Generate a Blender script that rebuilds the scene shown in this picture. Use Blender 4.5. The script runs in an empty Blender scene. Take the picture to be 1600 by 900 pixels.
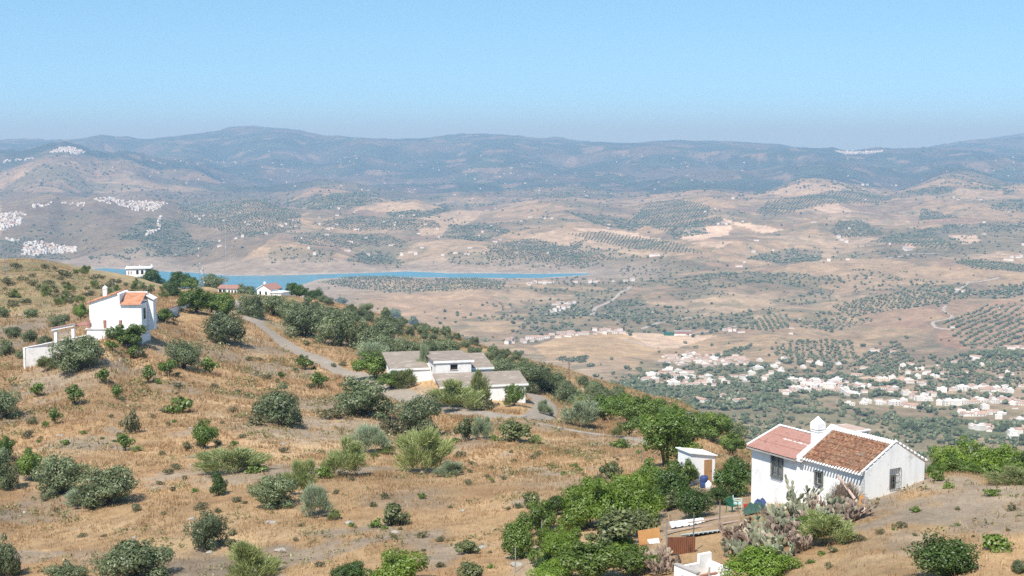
import bpy, math, random
import numpy as np
from mathutils import Vector, Matrix
R = math.radians
SC = bpy.context.scene
COL = SC.collection
# ================================================================== camera, sky, sun, exposure
cam_d = bpy.data.cameras.new('camera'); cam_d.lens = 50; cam_d.sensor_width = 36
cam_d.clip_start = .5; cam_d.clip_end = 200000
cam = bpy.data.objects.new('camera', cam_d); COL.objects.link(cam)
cam.rotation_euler = (R(90) - math.atan(235 / (1600 * 50 / 36)), 0, 0); SC.camera = cam
SUN = Vector((-.42, -.90, 1.40)).normalized()            # towards the sun: left, a little behind, high
world = bpy.data.worlds.new('World'); SC.world = world; world.use_nodes = True
wn = world.node_tree
sky = wn.nodes.new('ShaderNodeTexSky'); sky.sky_type = 'NISHITA'; sky.sun_disc = False
sky.sun_elevation = math.asin(SUN.z); sky.sun_rotation = math.atan2(SUN.x, SUN.y)
sky.altitude = 600; sky.air_density = 1.0; sky.dust_density = 0.0; sky.ozone_density = 2.0
bg = wn.nodes['Background']; bg.inputs['Strength'].default_value = .145
tcw = wn.nodes.new('ShaderNodeTexCoord'); mpw = wn.nodes.new('ShaderNodeMapping'); mpw.inputs['Location'].default_value = (0, 0, .16)
wn.links.new(tcw.outputs['Generated'], mpw.inputs[0]); wn.links.new(mpw.outputs[0], sky.inputs[0])
tint = wn.nodes.new('ShaderNodeMixRGB'); tint.blend_type = 'MULTIPLY'; tint.inputs[0].default_value = 1; tint.inputs[2].default_value = (.88, 1.06, 1.0, 1)
wn.links.new(sky.outputs[0], tint.inputs[1]); wn.links.new(tint.outputs[0], bg.inputs[0])
sun_d = bpy.data.lights.new('sun', 'SUN'); sun_d.energy = 5.0; sun_d.angle = R(.5); sun_d.color = (1, .94, .84)
sun = bpy.data.objects.new('sun', sun_d); COL.objects.link(sun)
sun.rotation_euler = SUN.to_track_quat('Z', 'Y').to_euler(); sun.location = (-40, -30, 60)
SC.view_settings.view_transform = 'Standard'; SC.view_settings.look = 'None'
SC.view_settings.exposure = .44; SC.view_settings.gamma = 1
SC.render.engine = 'CYCLES'
SC.cycles.max_bounces = 5; SC.cycles.diffuse_bounces = 2; SC.cycles.transmission_bounces = 3; SC.cycles.volume_bounces = 0
SC.cycles.use_denoising = False
HAZE_DENSITY = 1.0e-4
HAZE_COLOR = (.355, .65, 1.0, 1)
HAZE_ABSORB = (.50, .375, 0, 1)
import math
import numpy as np
# ------------------------------------------------------------------ camera mathematics (photograph 1600 x 900)
F = 1600 * 50 / 36
PITCH = math.atan(235 / F)
CP, SP = math.cos(PITCH), math.sin(PITCH)
def ray(px, py):
    """slope x/y and z/y of the line of sight through a point of the photograph"""
    a = (np.asarray(px, float) - 800) / F; b = (450 - np.asarray(py, float)) / F
    y = CP + b * SP
    return a / y, (-SP + b * CP) / y
def pt(px, py, d):
    u, s = ray(px, py)
    return (float(u * d), float(d), float(s * d))
def project(x, y, z):
    dep = y * CP - z * SP
    return 800 + F * x / dep, 450 - F * (y * SP + z * CP) / dep
# ------------------------------------------------------------------ surveyed heights: (photo x, photo y, metres ahead)
LAKE_Z = -350.0
SURVEY = []
def row(py, *pairs):
    for px, d in pairs: SURVEY.append((px, py, d))
row(3000, (-200, 6), (800, 6), (1800, 6))
row(1300, (-400, 40), (0, 40), (400, 38), (800, 36), (1200, 34), (1600, 30), (2000, 30))
row(900, (-300, 97), (0, 92), (200, 90), (400, 86), (600, 82), (800, 80), (1000, 74), (1150, 70), (1300, 64), (1450, 61), (1600, 58), (1900, 56))
row(800, (-300, 118), (0, 115), (200, 112), (400, 108), (600, 104), (800, 100), (950, 97))
row(720, (-300, 145), (0, 142), (200, 140), (400, 136), (600, 134), (760, 138), (900, 135))
row(660, (-300, 168), (0, 166), (200, 165), (400, 165), (600, 180)); row(655, (700, 190))
row(600, (-300, 195), (0, 195), (100, 190), (250, 195), (500, 222)); row(610, (400, 208)); row(606, (600, 216)); row(614, (620, 210)); row(625, (650, 203)); row(590, (560, 229))
row(560, (100, 207), (420, 245)); row(556, (200, 211)); row(550, (300, 232)); row(580, (540, 240))
row(520, (160, 222), (360, 265)); row(515, (260, 245)); row(530, (450, 280), (540, 290))
row(490, (230, 262), (320, 285), (390, 300)); row(500, (480, 320))
row(472, (370, 330)); row(478, (300, 300))
row(560, (0, 230), (-300, 235)); row(520, (30, 262), (0, 262)); row(500, (100, 290)); row(480, (0, 320), (-300, 320)); row(470, (100, 330))
row(440, (0, 380), (100, 390)); row(411, (0, 440), (-300, 440)); row(409, (60, 450)); row(428, (130, 450)); row(449, (200, 440)); row(458, (250, 440)); row(454, (225, 440)); row(533, (150, 214.4)); row(531, (185, 215.5)); row(522, (215, 224))
row(430, (0, 700)); row(452, (130, 700)); row(430, (-300, 700))
row(438, (220, 600)); row(455, (280, 480)); row(461, (360, 470)); row(464, (430, 450)); row(452, (330, 530))
row(462, (450, 460)); row(475, (520, 470)); row(495, (600, 480)); row(523, (700, 470)); row(553, (790, 440)); row(587, (880, 390)); row(630, (1000, 330)); row(655, (1080, 280)); row(682, (1150, 220))
row(510, (500, 340)); row(545, (600, 300)); row(500, (560, 390)); row(522, (640, 390)); row(547, (720, 370)); row(592, (800, 300)); row(565, (750, 330)); row(625, (870, 240)); row(650, (950, 230))
row(592, (615, 220)); row(597, (660, 214)); row(602, (690, 211)); row(565, (600, 245)); row(620, (750, 212)); row(635, (820, 205)); row(640, (690, 197))
row(660, (870, 196)); row(682, (1000, 182)); row(690, (900, 165)); row(702, (1000, 152))
row(722, (1000, 128), (1060, 125)); row(760, (1000, 110)); row(752, (1100, 106)); row(778, (1170, 93)); row(800, (1130, 88)); row(830, (1030, 86)); row(850, (1150, 78))
row(800, (1250, 81)); row(790, (1350, 79)); row(775, (1385, 82)); row(752, (1442, 86)); row(850, (1300, 70)); row(750, (1500, 86)); row(755, (1600, 83), (1750, 82))
row(800, (1500, 73), (1600, 70)); row(830, (1400, 70)); row(765, (1230, 102), (1400, 100)); row(752, (1500, 94), (1600, 92), (1800, 92))
row(790, (1500, 122)); row(800, (1600, 122), (1900, 122)); row(800, (1400, 130)); row(785, (1300, 132)); row(752, (1200, 142)); row(722, (1100, 152))
row(880, (1500, 250), (1900, 250)); row(850, (1300, 250)); row(765, (1150, 260))
row(993, (1500, 400), (1300, 400), (1900, 400)); row(900, (1100, 400)); row(700, (980, 450)); row(700, (800, 640)); row(600, (600, 680)); row(560, (450, 740)); row(520, (200, 860)); row(500, (0, 860), (-300, 860))
row(854, (800, 800), (1100, 800), (1350, 800), (1600, 800), (2000, 800)); row(650, (500, 1000), (200, 1100), (-100, 1100))
row(676, (1150, 1300)); row(690, (1300, 1270)); row(702, (1450, 1250), (1600, 1250), (2000, 1250)); row(625, (1000, 1500)); row(600, (700, 1700), (300, 1800), (-200, 1800))
row(620, (1150, 1650), (1300, 1700)); row(640, (1450, 1600), (1600, 1600), (2000, 1600)); row(600, (1450, 1850)); row(590, (1100, 1950), (1300, 2000))
row(560, (1000, 2150), (1450, 2150), (1650, 2130)); row(530, (890, 2350)); row(520, (1100, 2500), (1450, 2450), (1650, 2430)); row(480, (1200, 2800), (1450, 2750), (800, 2900)); row(460, (650, 3150), (300, 3150))
row(441, (1000, 3400), (1200, 3300), (1500, 3200), (1800, 3200)); row(405, (1300, 3750), (1500, 3700)); row(437, (0, 3500), (-300, 3500))
row(405, (600, 4020), (300, 4020)); row(395, (100, 4120)); row(398, (-200, 4120)); row(376, (600, 4400)); row(400, (900, 4100)); row(370, (900, 4500)); row(380, (1200, 4200)); row(370, (1500, 4400), (1800, 4400))
row(345, (600, 5000)); row(318, (650, 5600)); row(330, (650, 6300)); row(330, (900, 5400)); row(345, (1020, 5000)); row(318, (860, 5800)); row(305, (1100, 6000)); row(312, (1050, 6400))
row(340, (1300, 5000)); row(300, (1300, 6300)); row(276, (1480, 7200)); row(286, (1250, 7000)); row(290, (1600, 7000), (1900, 7000)); row(330, (1500, 5300)); row(300, (1400, 8200)); row(302, (1600, 8200), (1200, 8200))
row(308, (150, 5200)); row(318, (80, 5000), (250, 5100), (-200, 5000)); row(331, (0, 5000)); row(360, (100, 4550), (-200, 4550)); row(350, (250, 4600)); row(330, (350, 5000)); row(311, (400, 5400)); row(326, (490, 5300))
row(331, (150, 6200), (-200, 6200)); row(326, (300, 6200), (450, 6200)); row(292, (490, 6800)); row(310, (380, 6600)); row(300, (570, 7000))
row(236, (100, 8500)); row(240, (70, 8500)); row(240, (135, 8500)); row(252, (0, 8500), (-200, 8500)); row(248, (200, 8600)); row(264, (300, 8800)); row(290, (360, 8800)); row(300, (0, 7200), (-200, 7200)); row(290, (150, 7300), (250, 7500))
row(262, (100, 10000), (-200, 10000)); row(262, (250, 10200))
for px, py in ((-200, 224), (0, 224), (60, 223), (110, 218), (160, 211), (200, 214), (250, 216), (300, 213), (350, 210), (390, 208), (430, 206), (480, 210), (530, 213), (565, 215), (600, 216), (635, 216), (667, 216), (700, 216), (740, 215), (780, 214), (815, 217), (850, 221), (875, 221), (900, 221), (940, 222), (980, 224), (1020, 221), (1060, 219), (1110, 220), (1160, 223), (1200, 226), (1250, 232), (1300, 237), (1360, 237), (1410, 234), (1450, 231), (1500, 230), (1600, 231), (1800, 231)):
    SURVEY.append((px, py, 13000))
row(252, (500, 11500), (700, 11300)); row(262, (900, 10800)); row(252, (620, 11400)); row(292, (600, 9000)); row(296, (800, 8800)); row(286, (1000, 9200)); row(260, (1100, 10500)); row(266, (1200, 9500), (1400, 9500), (1600, 9500), (1800, 9500)); row(301, (1000, 8000)); row(311, (700, 7600))
row(250, (200, 11500), (0, 11500), (350, 11500)); row(275, (450, 10000))
for px in (-200, 200, 600, 1000, 1400, 1800): SURVEY.append((px, 262, 16000))
for px, py in ((1420, 240), (1475, 226), (1540, 217), (1600, 208), (1650, 204), (1800, 205)): SURVEY.append((px, py, 20000))
for px in (-200, 600, 1300, 1800): SURVEY.append((px, 250, 26000))
_s = np.array(SURVEY, float)
_u, _sl = ray(_s[:, 0], _s[:, 1])
CTRL = np.stack([_u * 7.0, np.log(_s[:, 2])], 1); CTRLZ = _sl * _s[:, 2]
EPS2 = 0.035 ** 2
def _solve():
    d = np.sqrt(((CTRL[:, None] - CTRL[None]) ** 2).sum(2) + EPS2)
    n = len(CTRL); A = np.zeros((n + 3, n + 3)); A[:n, :n] = -d - 0.002 * np.eye(n)
    A[:n, n] = 1; A[:n, n + 1:] = CTRL; A[n:, :n] = A[:n, n:].T
    # heights are weighed by distance so that near ground stays exact in metres
    return np.linalg.solve(A, np.concatenate([np.sign(CTRLZ) * np.abs(CTRLZ) ** 1.0, [0, 0, 0]]))
W = _solve()
def base_height(u, d):
    p0 = (np.clip(u, -.47, .47) * 7.0).ravel(); p1 = np.log(d).ravel(); out = np.empty(p0.size)
    for i in range(0, p0.size, 40000):
        a = p0[i:i + 40000, None] - CTRL[None, :, 0]; b = p1[i:i + 40000, None] - CTRL[None, :, 1]
        out[i:i + 40000] = -np.sqrt(a * a + b * b + EPS2) @ W[:-3]
    return (out + W[-3] + W[-2] * p0 + W[-1] * p1).reshape(np.shape(u))
# ------------------------------------------------------------------ noise
_rng = np.random.RandomState(5)
_perm = _rng.permutation(512); _grad = _rng.rand(512) * 2 * math.pi
_gx, _gy = np.cos(_grad), np.sin(_grad)
def perlin(x, y, seed=0):
    xi = np.floor(x).astype(np.int64); yi = np.floor(y).astype(np.int64); fx = x - xi; fy = y - yi
    def g(ix, iy, dx, dy):
        h = _perm[(_perm[(ix + seed * 37) & 511] + iy) & 511]
        return _gx[h] * dx + _gy[h] * dy
    sx = fx * fx * fx * (fx * (fx * 6 - 15) + 10); sy = fy * fy * fy * (fy * (fy * 6 - 15) + 10)
    n0 = g(xi, yi, fx, fy); n1 = g(xi + 1, yi, fx - 1, fy); n2 = g(xi, yi + 1, fx, fy - 1); n3 = g(xi + 1, yi + 1, fx - 1, fy - 1)
    return ((n0 * (1 - sx) + n1 * sx) * (1 - sy) + (n2 * (1 - sx) + n3 * sx) * sy) * 1.4
def fbm(x, y, o, seed=0, gain=.5):
    s = 0; a = 1.
    for k in range(o): s = s + a * perlin(x * 2 ** k, y * 2 ** k, seed + k); a *= gain
    return s
def ridged(x, y, o, seed=0, gain=.5):
    s = 0; a = 1.
    for k in range(o): s = s + a * (0.5 - np.abs(perlin(x * 2 ** k, y * 2 ** k, seed + k))); a *= gain
    return s
def smooth(a, b, x):
    t = np.clip((x - a) / (b - a), 0, 1); return t * t * (3 - 2 * t)
# ------------------------------------------------------------------ the ground sheet's grid
US = np.concatenate([np.linspace(-1.2, -.43, 40)[:-1], np.linspace(-.43, .43, 880), np.linspace(.43, 1.2, 40)[1:]])
DS = np.concatenate([np.geomspace(4, 46, 40)[:-1], np.geomspace(46, 700, 470)[:-1], np.geomspace(700, 1150, 40)[:-1], np.geomspace(1150, 15000, 620)[:-1], np.geomspace(15000, 26000, 20)])
LAKE = [(120, 421), (165, 419), (230, 423), (300, 426), (360, 431), (450, 430), (520, 428), (560, 427), (640, 424), (700, 427), (760, 427), (840, 428), (925, 427), (915, 430), (850, 434), (800, 435), (700, 434), (640, 433), (560, 433), (500, 436), (470, 445), (440, 470), (300, 470), (200, 445), (140, 436)]
def inside(px, py, poly):
    r = np.zeros(np.shape(px), bool); n = len(poly)
    for i in range(n):
        x0, y0 = poly[i]; x1, y1 = poly[(i + 1) % n]
        if y0 == y1: continue
        r ^= ((y0 > py) != (y1 > py)) & (px < (x1 - x0) * (py - y0) / (y1 - y0) + x0)
    return r
def segdist(x, y, poly, closed=True):
    d = np.full(np.shape(x), 1e18); n = len(poly)
    for i in range(n if closed else n - 1):
        x0, y0 = poly[i]; x1, y1 = poly[(i + 1) % n]; vx, vy = x1 - x0, y1 - y0
        t = np.clip(((x - x0) * vx + (y - y0) * vy) / (vx * vx + vy * vy + 1e-9), 0, 1)
        d = np.minimum(d, (x - x0 - t * vx) ** 2 + (y - y0 - t * vy) ** 2)
    return np.sqrt(d)
def lake_outline():
    o = []
    for px, py in LAKE:
        u, s = ray(px, py); d = LAKE_Z / s; o.append((float(u * d), float(d)))
    return o
LAKE_XY = lake_outline()
def make_heights():
    U, D = np.meshgrid(US, DS)          # rows: rings
    X = U * D; Z = base_height(U, D)
    Z = np.where(D < 30, np.minimum(Z, -2.0 - .36 * D), Z)
    near = 1 - smooth(350, 900, D)
    Z += near * (0.6 * fbm(X / 20, D / 26, 4, 3) * smooth(30, 90, D))
    Z += near * smooth(230, 330, D) * .7 * fbm(X / 60, D / 60, 3, 8)
    mid = smooth(1100, 1800, D) * (1 - smooth(6000, 8000, D))
    Z += mid * (9 * smooth(1300, 3500, D) + 3) * 1.5 * fbm(X / 420, D / 420, 5, 11)
    hill = smooth(3900, 5200, D) * (1 - smooth(6800, 8500, D))
    Z += hill * 16 * fbm(X / 700, D / 700, 4, 15)
    mt = smooth(6000, 8800, D) * (1 - smooth(14500, 17000, D))
    crest = 1 - .93 * np.exp(-((D - 13000) / 1000) ** 2)
    r = ridged(X / 2400 + .35 * fbm(X / 1600, D / 1600, 3, 40), D / 1500 + .3 * fbm(X / 1300, D / 1300, 3, 47), 7, 21, .56)
    Z += mt * crest * 115 * (r - .45)
    # lake bowl
    inl = inside(X.ravel(), D.ravel(), LAKE_XY).reshape(X.shape)
    m = (D > 2800) & (D < 5000)
    sd = np.full(X.shape, 1e6); sd[m] = segdist(X[m], D[m], LAKE_XY)
    sd = np.where(inl, -sd, sd)
    far_l = smooth(0, 350, sd)
    floor_ = LAKE_Z + 1.0 + 5 * smooth(0, 120, sd)
    Z = np.where(m, np.where(sd < 0, LAKE_Z - 6 * smooth(0, 25, -sd) - .5, np.where(D > 2800, np.maximum(Z * far_l + floor_ * (1 - far_l), LAKE_Z + 1.0 * smooth(0, 15, sd)), Z)), Z)
    return X, U, D, Z
def _bil(A, u, d):
    i = np.clip(np.searchsorted(US, u) - 1, 0, len(US) - 2); j = np.clip(np.searchsorted(DS, d) - 1, 0, len(DS) - 2)
    a = (u - US[i]) / (US[i + 1] - US[i]); b = (d - DS[j]) / (DS[j + 1] - DS[j])
    return (A[j, i] * (1 - a) + A[j, i + 1] * a) * (1 - b) + (A[j + 1, i] * (1 - a) + A[j + 1, i + 1] * a) * b
def ground(x, y): return _bil(GZ, np.asarray(x, float) / np.asarray(y, float), np.asarray(y, float))
def hit(px, py, dmin=0., dmax=1e9):
    """metres ahead at which the line of sight through a photo point meets the ground (nan if never)"""
    px = np.atleast_1d(np.asarray(px, float)); py = np.atleast_1d(np.asarray(py, float))
    u, s = ray(px, py); out = np.full(px.shape, np.nan)
    i = np.clip(np.searchsorted(US, u) - 1, 0, len(US) - 2); a = (u - US[i]) / (US[i + 1] - US[i])
    js = np.where((DS >= max(dmin, 20)) & (DS <= dmax))[0]
    for k in range(0, len(px), 4000):
        sl = slice(k, k + 4000)
        prof = (GZ[js][:, i[sl]] * (1 - a[sl]) + GZ[js][:, i[sl] + 1] * a[sl]) / DS[js, None] - s[sl]
        up = prof >= 0; f = up.argmax(0); ok = up.any(0)
        f1 = np.maximum(f, 1); c = np.arange(prof.shape[1])
        p0, p1 = prof[f1 - 1, c], prof[f1, c]; t = np.clip(np.where(p1 != p0, -p0 / (p1 - p0 + 1e-12), 0), 0, 1)
        d = DS[js][f1 - 1] + t * (DS[js][f1] - DS[js][f1 - 1])
        d = np.where(f == 0, DS[js][0], d); out[sl] = np.where(ok, d, np.nan)
    return out
GX, GU, GD, GZ = make_heights()
# ================================================================== building helpers
rnd = random.Random(11)
def tag(o, label=None, cat=None, group=None, kind=None):
    if label: o['label'] = label
    if cat: o['category'] = cat
    if group: o['group'] = group
    if kind: o['kind'] = kind
    return o
def empty(name, loc, rz=0):
    o = bpy.data.objects.new(name, None); o.empty_display_size = .3
    COL.objects.link(o); o.location = loc; o.rotation_euler = (0, 0, rz); return o
def copy_tree(o, parent=None):
    c = o.copy(); COL.objects.link(c)
    if parent: c.parent = parent
    for ch in list(o.children): copy_tree(ch, c)
    return c
class MB:
    """collects faces for one mesh"""
    def __init__(s): s.v = []; s.f = []; s.m = []; s.M = None
    def add(s, vs, fs, mi=0):
        b = len(s.v)
        if s.M is not None: vs = [tuple(s.M @ Vector(p)) for p in vs]
        s.v += [tuple(p) for p in vs]; s.f += [tuple(b + i for i in f) for f in fs]; s.m += [mi] * len(fs); return s
    def box(s, x0, x1, y0, y1, z0, z1, mi=0):
        return s.add([(x0, y0, z0), (x1, y0, z0), (x1, y1, z0), (x0, y1, z0), (x0, y0, z1), (x1, y0, z1), (x1, y1, z1), (x0, y1, z1)],
                     [(3, 2, 1, 0), (4, 5, 6, 7), (0, 1, 5, 4), (1, 2, 6, 5), (2, 3, 7, 6), (3, 0, 4, 7)], mi)
    def hexa(s, low, top, mi=0):
        return s.add(list(low) + list(top), [(3, 2, 1, 0), (4, 5, 6, 7), (0, 1, 5, 4), (1, 2, 6, 5), (2, 3, 7, 6), (3, 0, 4, 7)], mi)
    def prism(s, poly, axis, a, b, mi=0):
        """a 2-D outline swept along an axis ('x': outline is y,z; 'y': x,z; 'z': x,y)"""
        def p(q, t): return {'x': (t, q[0], q[1]), 'y': (q[0], t, q[1]), 'z': (q[0], q[1], t)}[axis]
        n = len(poly); vs = [p(q, a) for q in poly] + [p(q, b) for q in poly]
        return s.add(vs, [tuple(range(n))[::-1], tuple(range(n, 2 * n))] + [(i, (i + 1) % n, n + (i + 1) % n, n + i) for i in range(n)], mi)
    def tube(s, pts, rs, n=6, mi=0):
        pts = [Vector(p) for p in pts]; vs = []; fs = []
        if not hasattr(rs, '__len__'): rs = [rs] * len(pts)
        for i, p in enumerate(pts):
            t = (pts[min(i + 1, len(pts) - 1)] - pts[max(i - 1, 0)]).normalized()
            a = t.orthogonal().normalized() if abs(t.z) < .95 else Vector((1, 0, 0)); a = (a - t * a.dot(t)).normalized(); b = t.cross(a)
            for k in range(n):
                w = 2 * math.pi * k / n; vs.append(tuple(p + (a * math.cos(w) + b * math.sin(w)) * rs[i]))
        for i in range(len(pts) - 1):
            for k in range(n): fs.append((i * n + k, i * n + (k + 1) % n, (i + 1) * n + (k + 1) % n, (i + 1) * n + k))
        fs.append(tuple(range(n))[::-1]); fs.append(tuple(range((len(pts) - 1) * n, len(pts) * n)))
        return s.add(vs, fs, mi)
    def lathe(s, prof, n=16, c=(0, 0), mi=0):
        vs = []; fs = []
        for r, z in prof:
            for k in range(n):
                w = 2 * math.pi * k / n; vs.append((c[0] + r * math.cos(w), c[1] + r * math.sin(w), z))
        for i in range(len(prof) - 1):
            for k in range(n): fs.append((i * n + k, i * n + (k + 1) % n, (i + 1) * n + (k + 1) % n, (i + 1) * n + k))
        fs.append(tuple(range(n))[::-1]); fs.append(tuple(range((len(prof) - 1) * n, len(prof) * n)))
        return s.add(vs, fs, mi)
    def build(s, name, mats, parent=None, smooth=False):
        me = bpy.data.meshes.new(name); me.from_pydata(s.v, [], s.f); me.update()
        mats = mats if isinstance(mats, (list, tuple)) else [mats]
        for m in mats: me.materials.append(m)
        if len(mats) > 1: me.polygons.foreach_set('material_index', np.array(s.m, np.int32))
        if smooth: me.polygons.foreach_set('use_smooth', np.ones(len(s.f), bool))
        o = bpy.data.objects.new(name, me); COL.objects.link(o)
        if parent: o.parent = parent
        return o
def np_mesh(name, V, Fq, mat, parent=None, attrs=None, smooth=False):
    """a mesh straight from arrays; Fq (n, 3 or 4)"""
    me = bpy.data.meshes.new(name); n, k = Fq.shape
    me.vertices.add(len(V)); me.vertices.foreach_set('co', np.asarray(V, np.float32).ravel())
    me.loops.add(n * k); me.loops.foreach_set('vertex_index', np.asarray(Fq, np.int32).ravel())
    me.polygons.add(n); me.polygons.foreach_set('loop_start', np.arange(0, n * k, k, dtype=np.int32))
    me.polygons.foreach_set('use_smooth', np.full(n, smooth)); me.update(calc_edges=True)
    for an, dom, typ, val in attrs or []:
        at = me.attributes.new(an, typ, dom)
        at.data.foreach_set('color' if 'COLOR' in typ else 'value', np.asarray(val, np.float32).ravel())
    if mat: me.materials.append(mat)
    o = bpy.data.objects.new(name, me); COL.objects.link(o)
    if parent: o.parent = parent
    return o
# ------------------------------------------------------------------ materials
def nd(nt, t, **kw):
    n = nt.nodes.new('ShaderNode' + t)
    for k, v in kw.items():
        if k in n.inputs: n.inputs[k].default_value = v
        else: setattr(n, k, v)
    return n
def ramp(nt, fac, stops):
    r = nd(nt, 'ValToRGB'); e = r.color_ramp.elements
    while len(e) < len(stops): e.new(.5)
    for i, (p, c) in enumerate(stops): e[i].position = p; e[i].color = (*c, 1)
    nt.links.new(fac, r.inputs[0]); return r.outputs[0]
def base_mat(name, rough=.85):
    m = bpy.data.materials.new(name); m.use_nodes = True; nt = m.node_tree
    b = nt.nodes['Principled BSDF']; b.inputs['Roughness'].default_value = rough
    b.inputs['Specular IOR Level'].default_value = .25
    return m, nt, b
def mat(name, c1, c2=None, scale=3., rough=.85, c3=None, bump=0., stretch=(1, 1, 1), metal=0., detail=6):
    """two or three colours mixed by an uneven noise in object space"""
    m, nt, b = base_mat(name, rough); b.inputs['Metallic'].default_value = metal
    tc = nd(nt, 'TexCoord'); mp = nd(nt, 'Mapping'); mp.inputs['Scale'].default_value = stretch
    nt.links.new(tc.outputs['Object'], mp.inputs[0])
    n = nd(nt, 'TexNoise', Scale=scale, Detail=detail, Roughness=.62); nt.links.new(mp.outputs[0], n.inputs['Vector'])
    c2 = c2 or tuple(x * .8 for x in c1)
    st = [(.32, c1), (.62, c2)] if c3 is None else [(.28, c1), (.5, c2), (.7, c3)]
    nt.links.new(ramp(nt, n.outputs[0], st), b.inputs['Base Color'])
    if bump:
        bp = nd(nt, 'Bump', Strength=bump, Distance=.05); nt.links.new(n.outputs[0], bp.inputs['Height']); nt.links.new(bp.outputs[0], b.inputs['Normal'])
    return m
def leaf_mat(name, dark, light, extra=None, trans=.28):
    """leaf colour varies leaf by leaf (attribute tone) and plant by plant; part of the light goes through"""
    m = bpy.data.materials.new(name); m.use_nodes = True; nt = m.node_tree; nt.nodes.clear()
    out = nd(nt, 'OutputMaterial'); at = nd(nt, 'Attribute', attribute_name='tone'); oi = nd(nt, 'ObjectInfo')
    col = ramp(nt, at.outputs['Fac'], [(0, dark), (.75, light), (1, extra or light)])
    hs = nd(nt, 'HueSaturation'); nt.links.new(col, hs.inputs['Color'])
    mr = nd(nt, 'MapRange'); mr.inputs['To Min'].default_value = .78; mr.inputs['To Max'].default_value = 1.25
    nt.links.new(oi.outputs['Random'], mr.inputs[0]); nt.links.new(mr.outputs[0], hs.inputs['Value'])
    d = nd(nt, 'BsdfDiffuse'); t = nd(nt, 'BsdfTranslucent'); mx = nd(nt, 'MixShader'); mx.inputs[0].default_value = trans
    g = nd(nt, 'BsdfGlossy', Roughness=.45); m2 = nd(nt, 'MixShader'); m2.inputs[0].default_value = .04
    nt.links.new(hs.outputs[0], d.inputs[0]); nt.links.new(hs.outputs[0], t.inputs[0])
    nt.links.new(d.outputs[0], mx.inputs[1]); nt.links.new(t.outputs[0], mx.inputs[2])
    nt.links.new(mx.outputs[0], m2.inputs[1]); nt.links.new(g.outputs[0], m2.inputs[2]); nt.links.new(m2.outputs[0], out.inputs[0])
    return m
def wash_mat(name, white, stain, dirt):
    """whitewash: faint vertical streaks, blotches, damp and dust low on the wall"""
    m, nt, b = base_mat(name, .9)
    tc = nd(nt, 'TexCoord'); mp = nd(nt, 'Mapping'); mp.inputs['Scale'].default_value = (1, 1, .25)
    nt.links.new(tc.outputs['Object'], mp.inputs[0])
    a = nd(nt, 'TexNoise', Scale=1.6, Detail=8, Roughness=.65); nt.links.new(mp.outputs[0], a.inputs['Vector'])
    c = nd(nt, 'TexNoise', Scale=.9, Detail=7, Roughness=.7); nt.links.new(tc.outputs['Object'], c.inputs['Vector'])
    r1 = ramp(nt, a.outputs[0], [(.5, white), (.8, stain)])
    f = ramp(nt, c.outputs[0], [(.56, (0, 0, 0)), (.74, (1, 1, 1))])
    mx = nd(nt, 'MixRGB'); nt.links.new(f, mx.inputs[0]); nt.links.new(r1, mx.inputs[1]); mx.inputs[2].default_value = (*dirt, 1)
    nt.links.new(mx.outputs[0], b.inputs['Base Color'])
    bp = nd(nt, 'Bump', Strength=.3, Distance=.06); nt.links.new(a.outputs[0], bp.inputs['Height']); nt.links.new(bp.outputs[0], b.inputs['Normal'])
    return m
def tile_mat(name, cols, scale=3.2):
    m, nt, b = base_mat(name, .85); tc = nd(nt, 'TexCoord')
    v = nd(nt, 'TexVoronoi', Scale=scale); nt.links.new(tc.outputs['Object'], v.inputs['Vector'])
    sep = nd(nt, 'SeparateColor'); nt.links.new(v.outputs['Color'], sep.inputs[0])
    c = ramp(nt, sep.outputs[0], [(i / (len(cols) - 1), k) for i, k in enumerate(cols)])
    n = nd(nt, 'TexNoise', Scale=1.1, Detail=6, Roughness=.7); nt.links.new(tc.outputs['Object'], n.inputs['Vector'])
    f = ramp(nt, n.outputs[0], [(.45, (0, 0, 0)), (.75, (.65, .65, .65))])
    mx = nd(nt, 'MixRGB'); nt.links.new(f, mx.inputs[0]); nt.links.new(c, mx.inputs[1]); mx.inputs[2].default_value = (.17, .13, .09, 1)
    nt.links.new(mx.outputs[0], b.inputs['Base Color']); return m
M = {}
M['wash'] = wash_mat('whitewash', (.82, .82, .80), (.62, .63, .64), (.46, .44, .40))
M['clean'] = wash_mat('white_paint', (.82, .82, .81), (.70, .70, .69), (.58, .56, .53))
M['worn'] = wash_mat('worn_whitewash', (.72, .71, .69), (.55, .54, .52), (.38, .35, .31))
M['oldtile'] = tile_mat('weathered_clay_tiles', [(.09, .045, .03), (.19, .085, .05), (.16, .072, .043), (.33, .19, .115), (.17, .075, .043), (.25, .135, .085)], 8.)
M['redtile'] = mat('pink_red_tiles', (.30, .15, .12), (.36, .20, .165), 2., c3=(.25, .12, .095))
M['newtile'] = tile_mat('orange_clay_tiles', [(.52, .23, .135), (.57, .28, .17), (.46, .20, .115)], 2.2)
M['concrete'] = mat('weathered_concrete', (.36, .30, .25), (.24, .20, .165), .5, c3=(.42, .36, .31), stretch=(1, 2.5, 1), bump=.3)
M['kerb'] = mat('grey_render', (.42, .40, .38), (.33, .31, .29), 1.)
M['iron'] = mat('grey_iron', (.10, .115, .11), (.16, .17, .16), 4, rough=.6)
M['galv'] = mat('galvanised_steel', (.42, .43, .44), (.30, .31, .32), 3, rough=.5, metal=.4)
M['rust'] = mat('rusty_sheet', (.16, .065, .04), (.24, .105, .06), 3, c3=(.10, .05, .035), stretch=(1, 1, .3))
M['wood'] = mat('weathered_wood', (.30, .22, .16), (.20, .145, .105), 5, stretch=(1, 1, .2))
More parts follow.
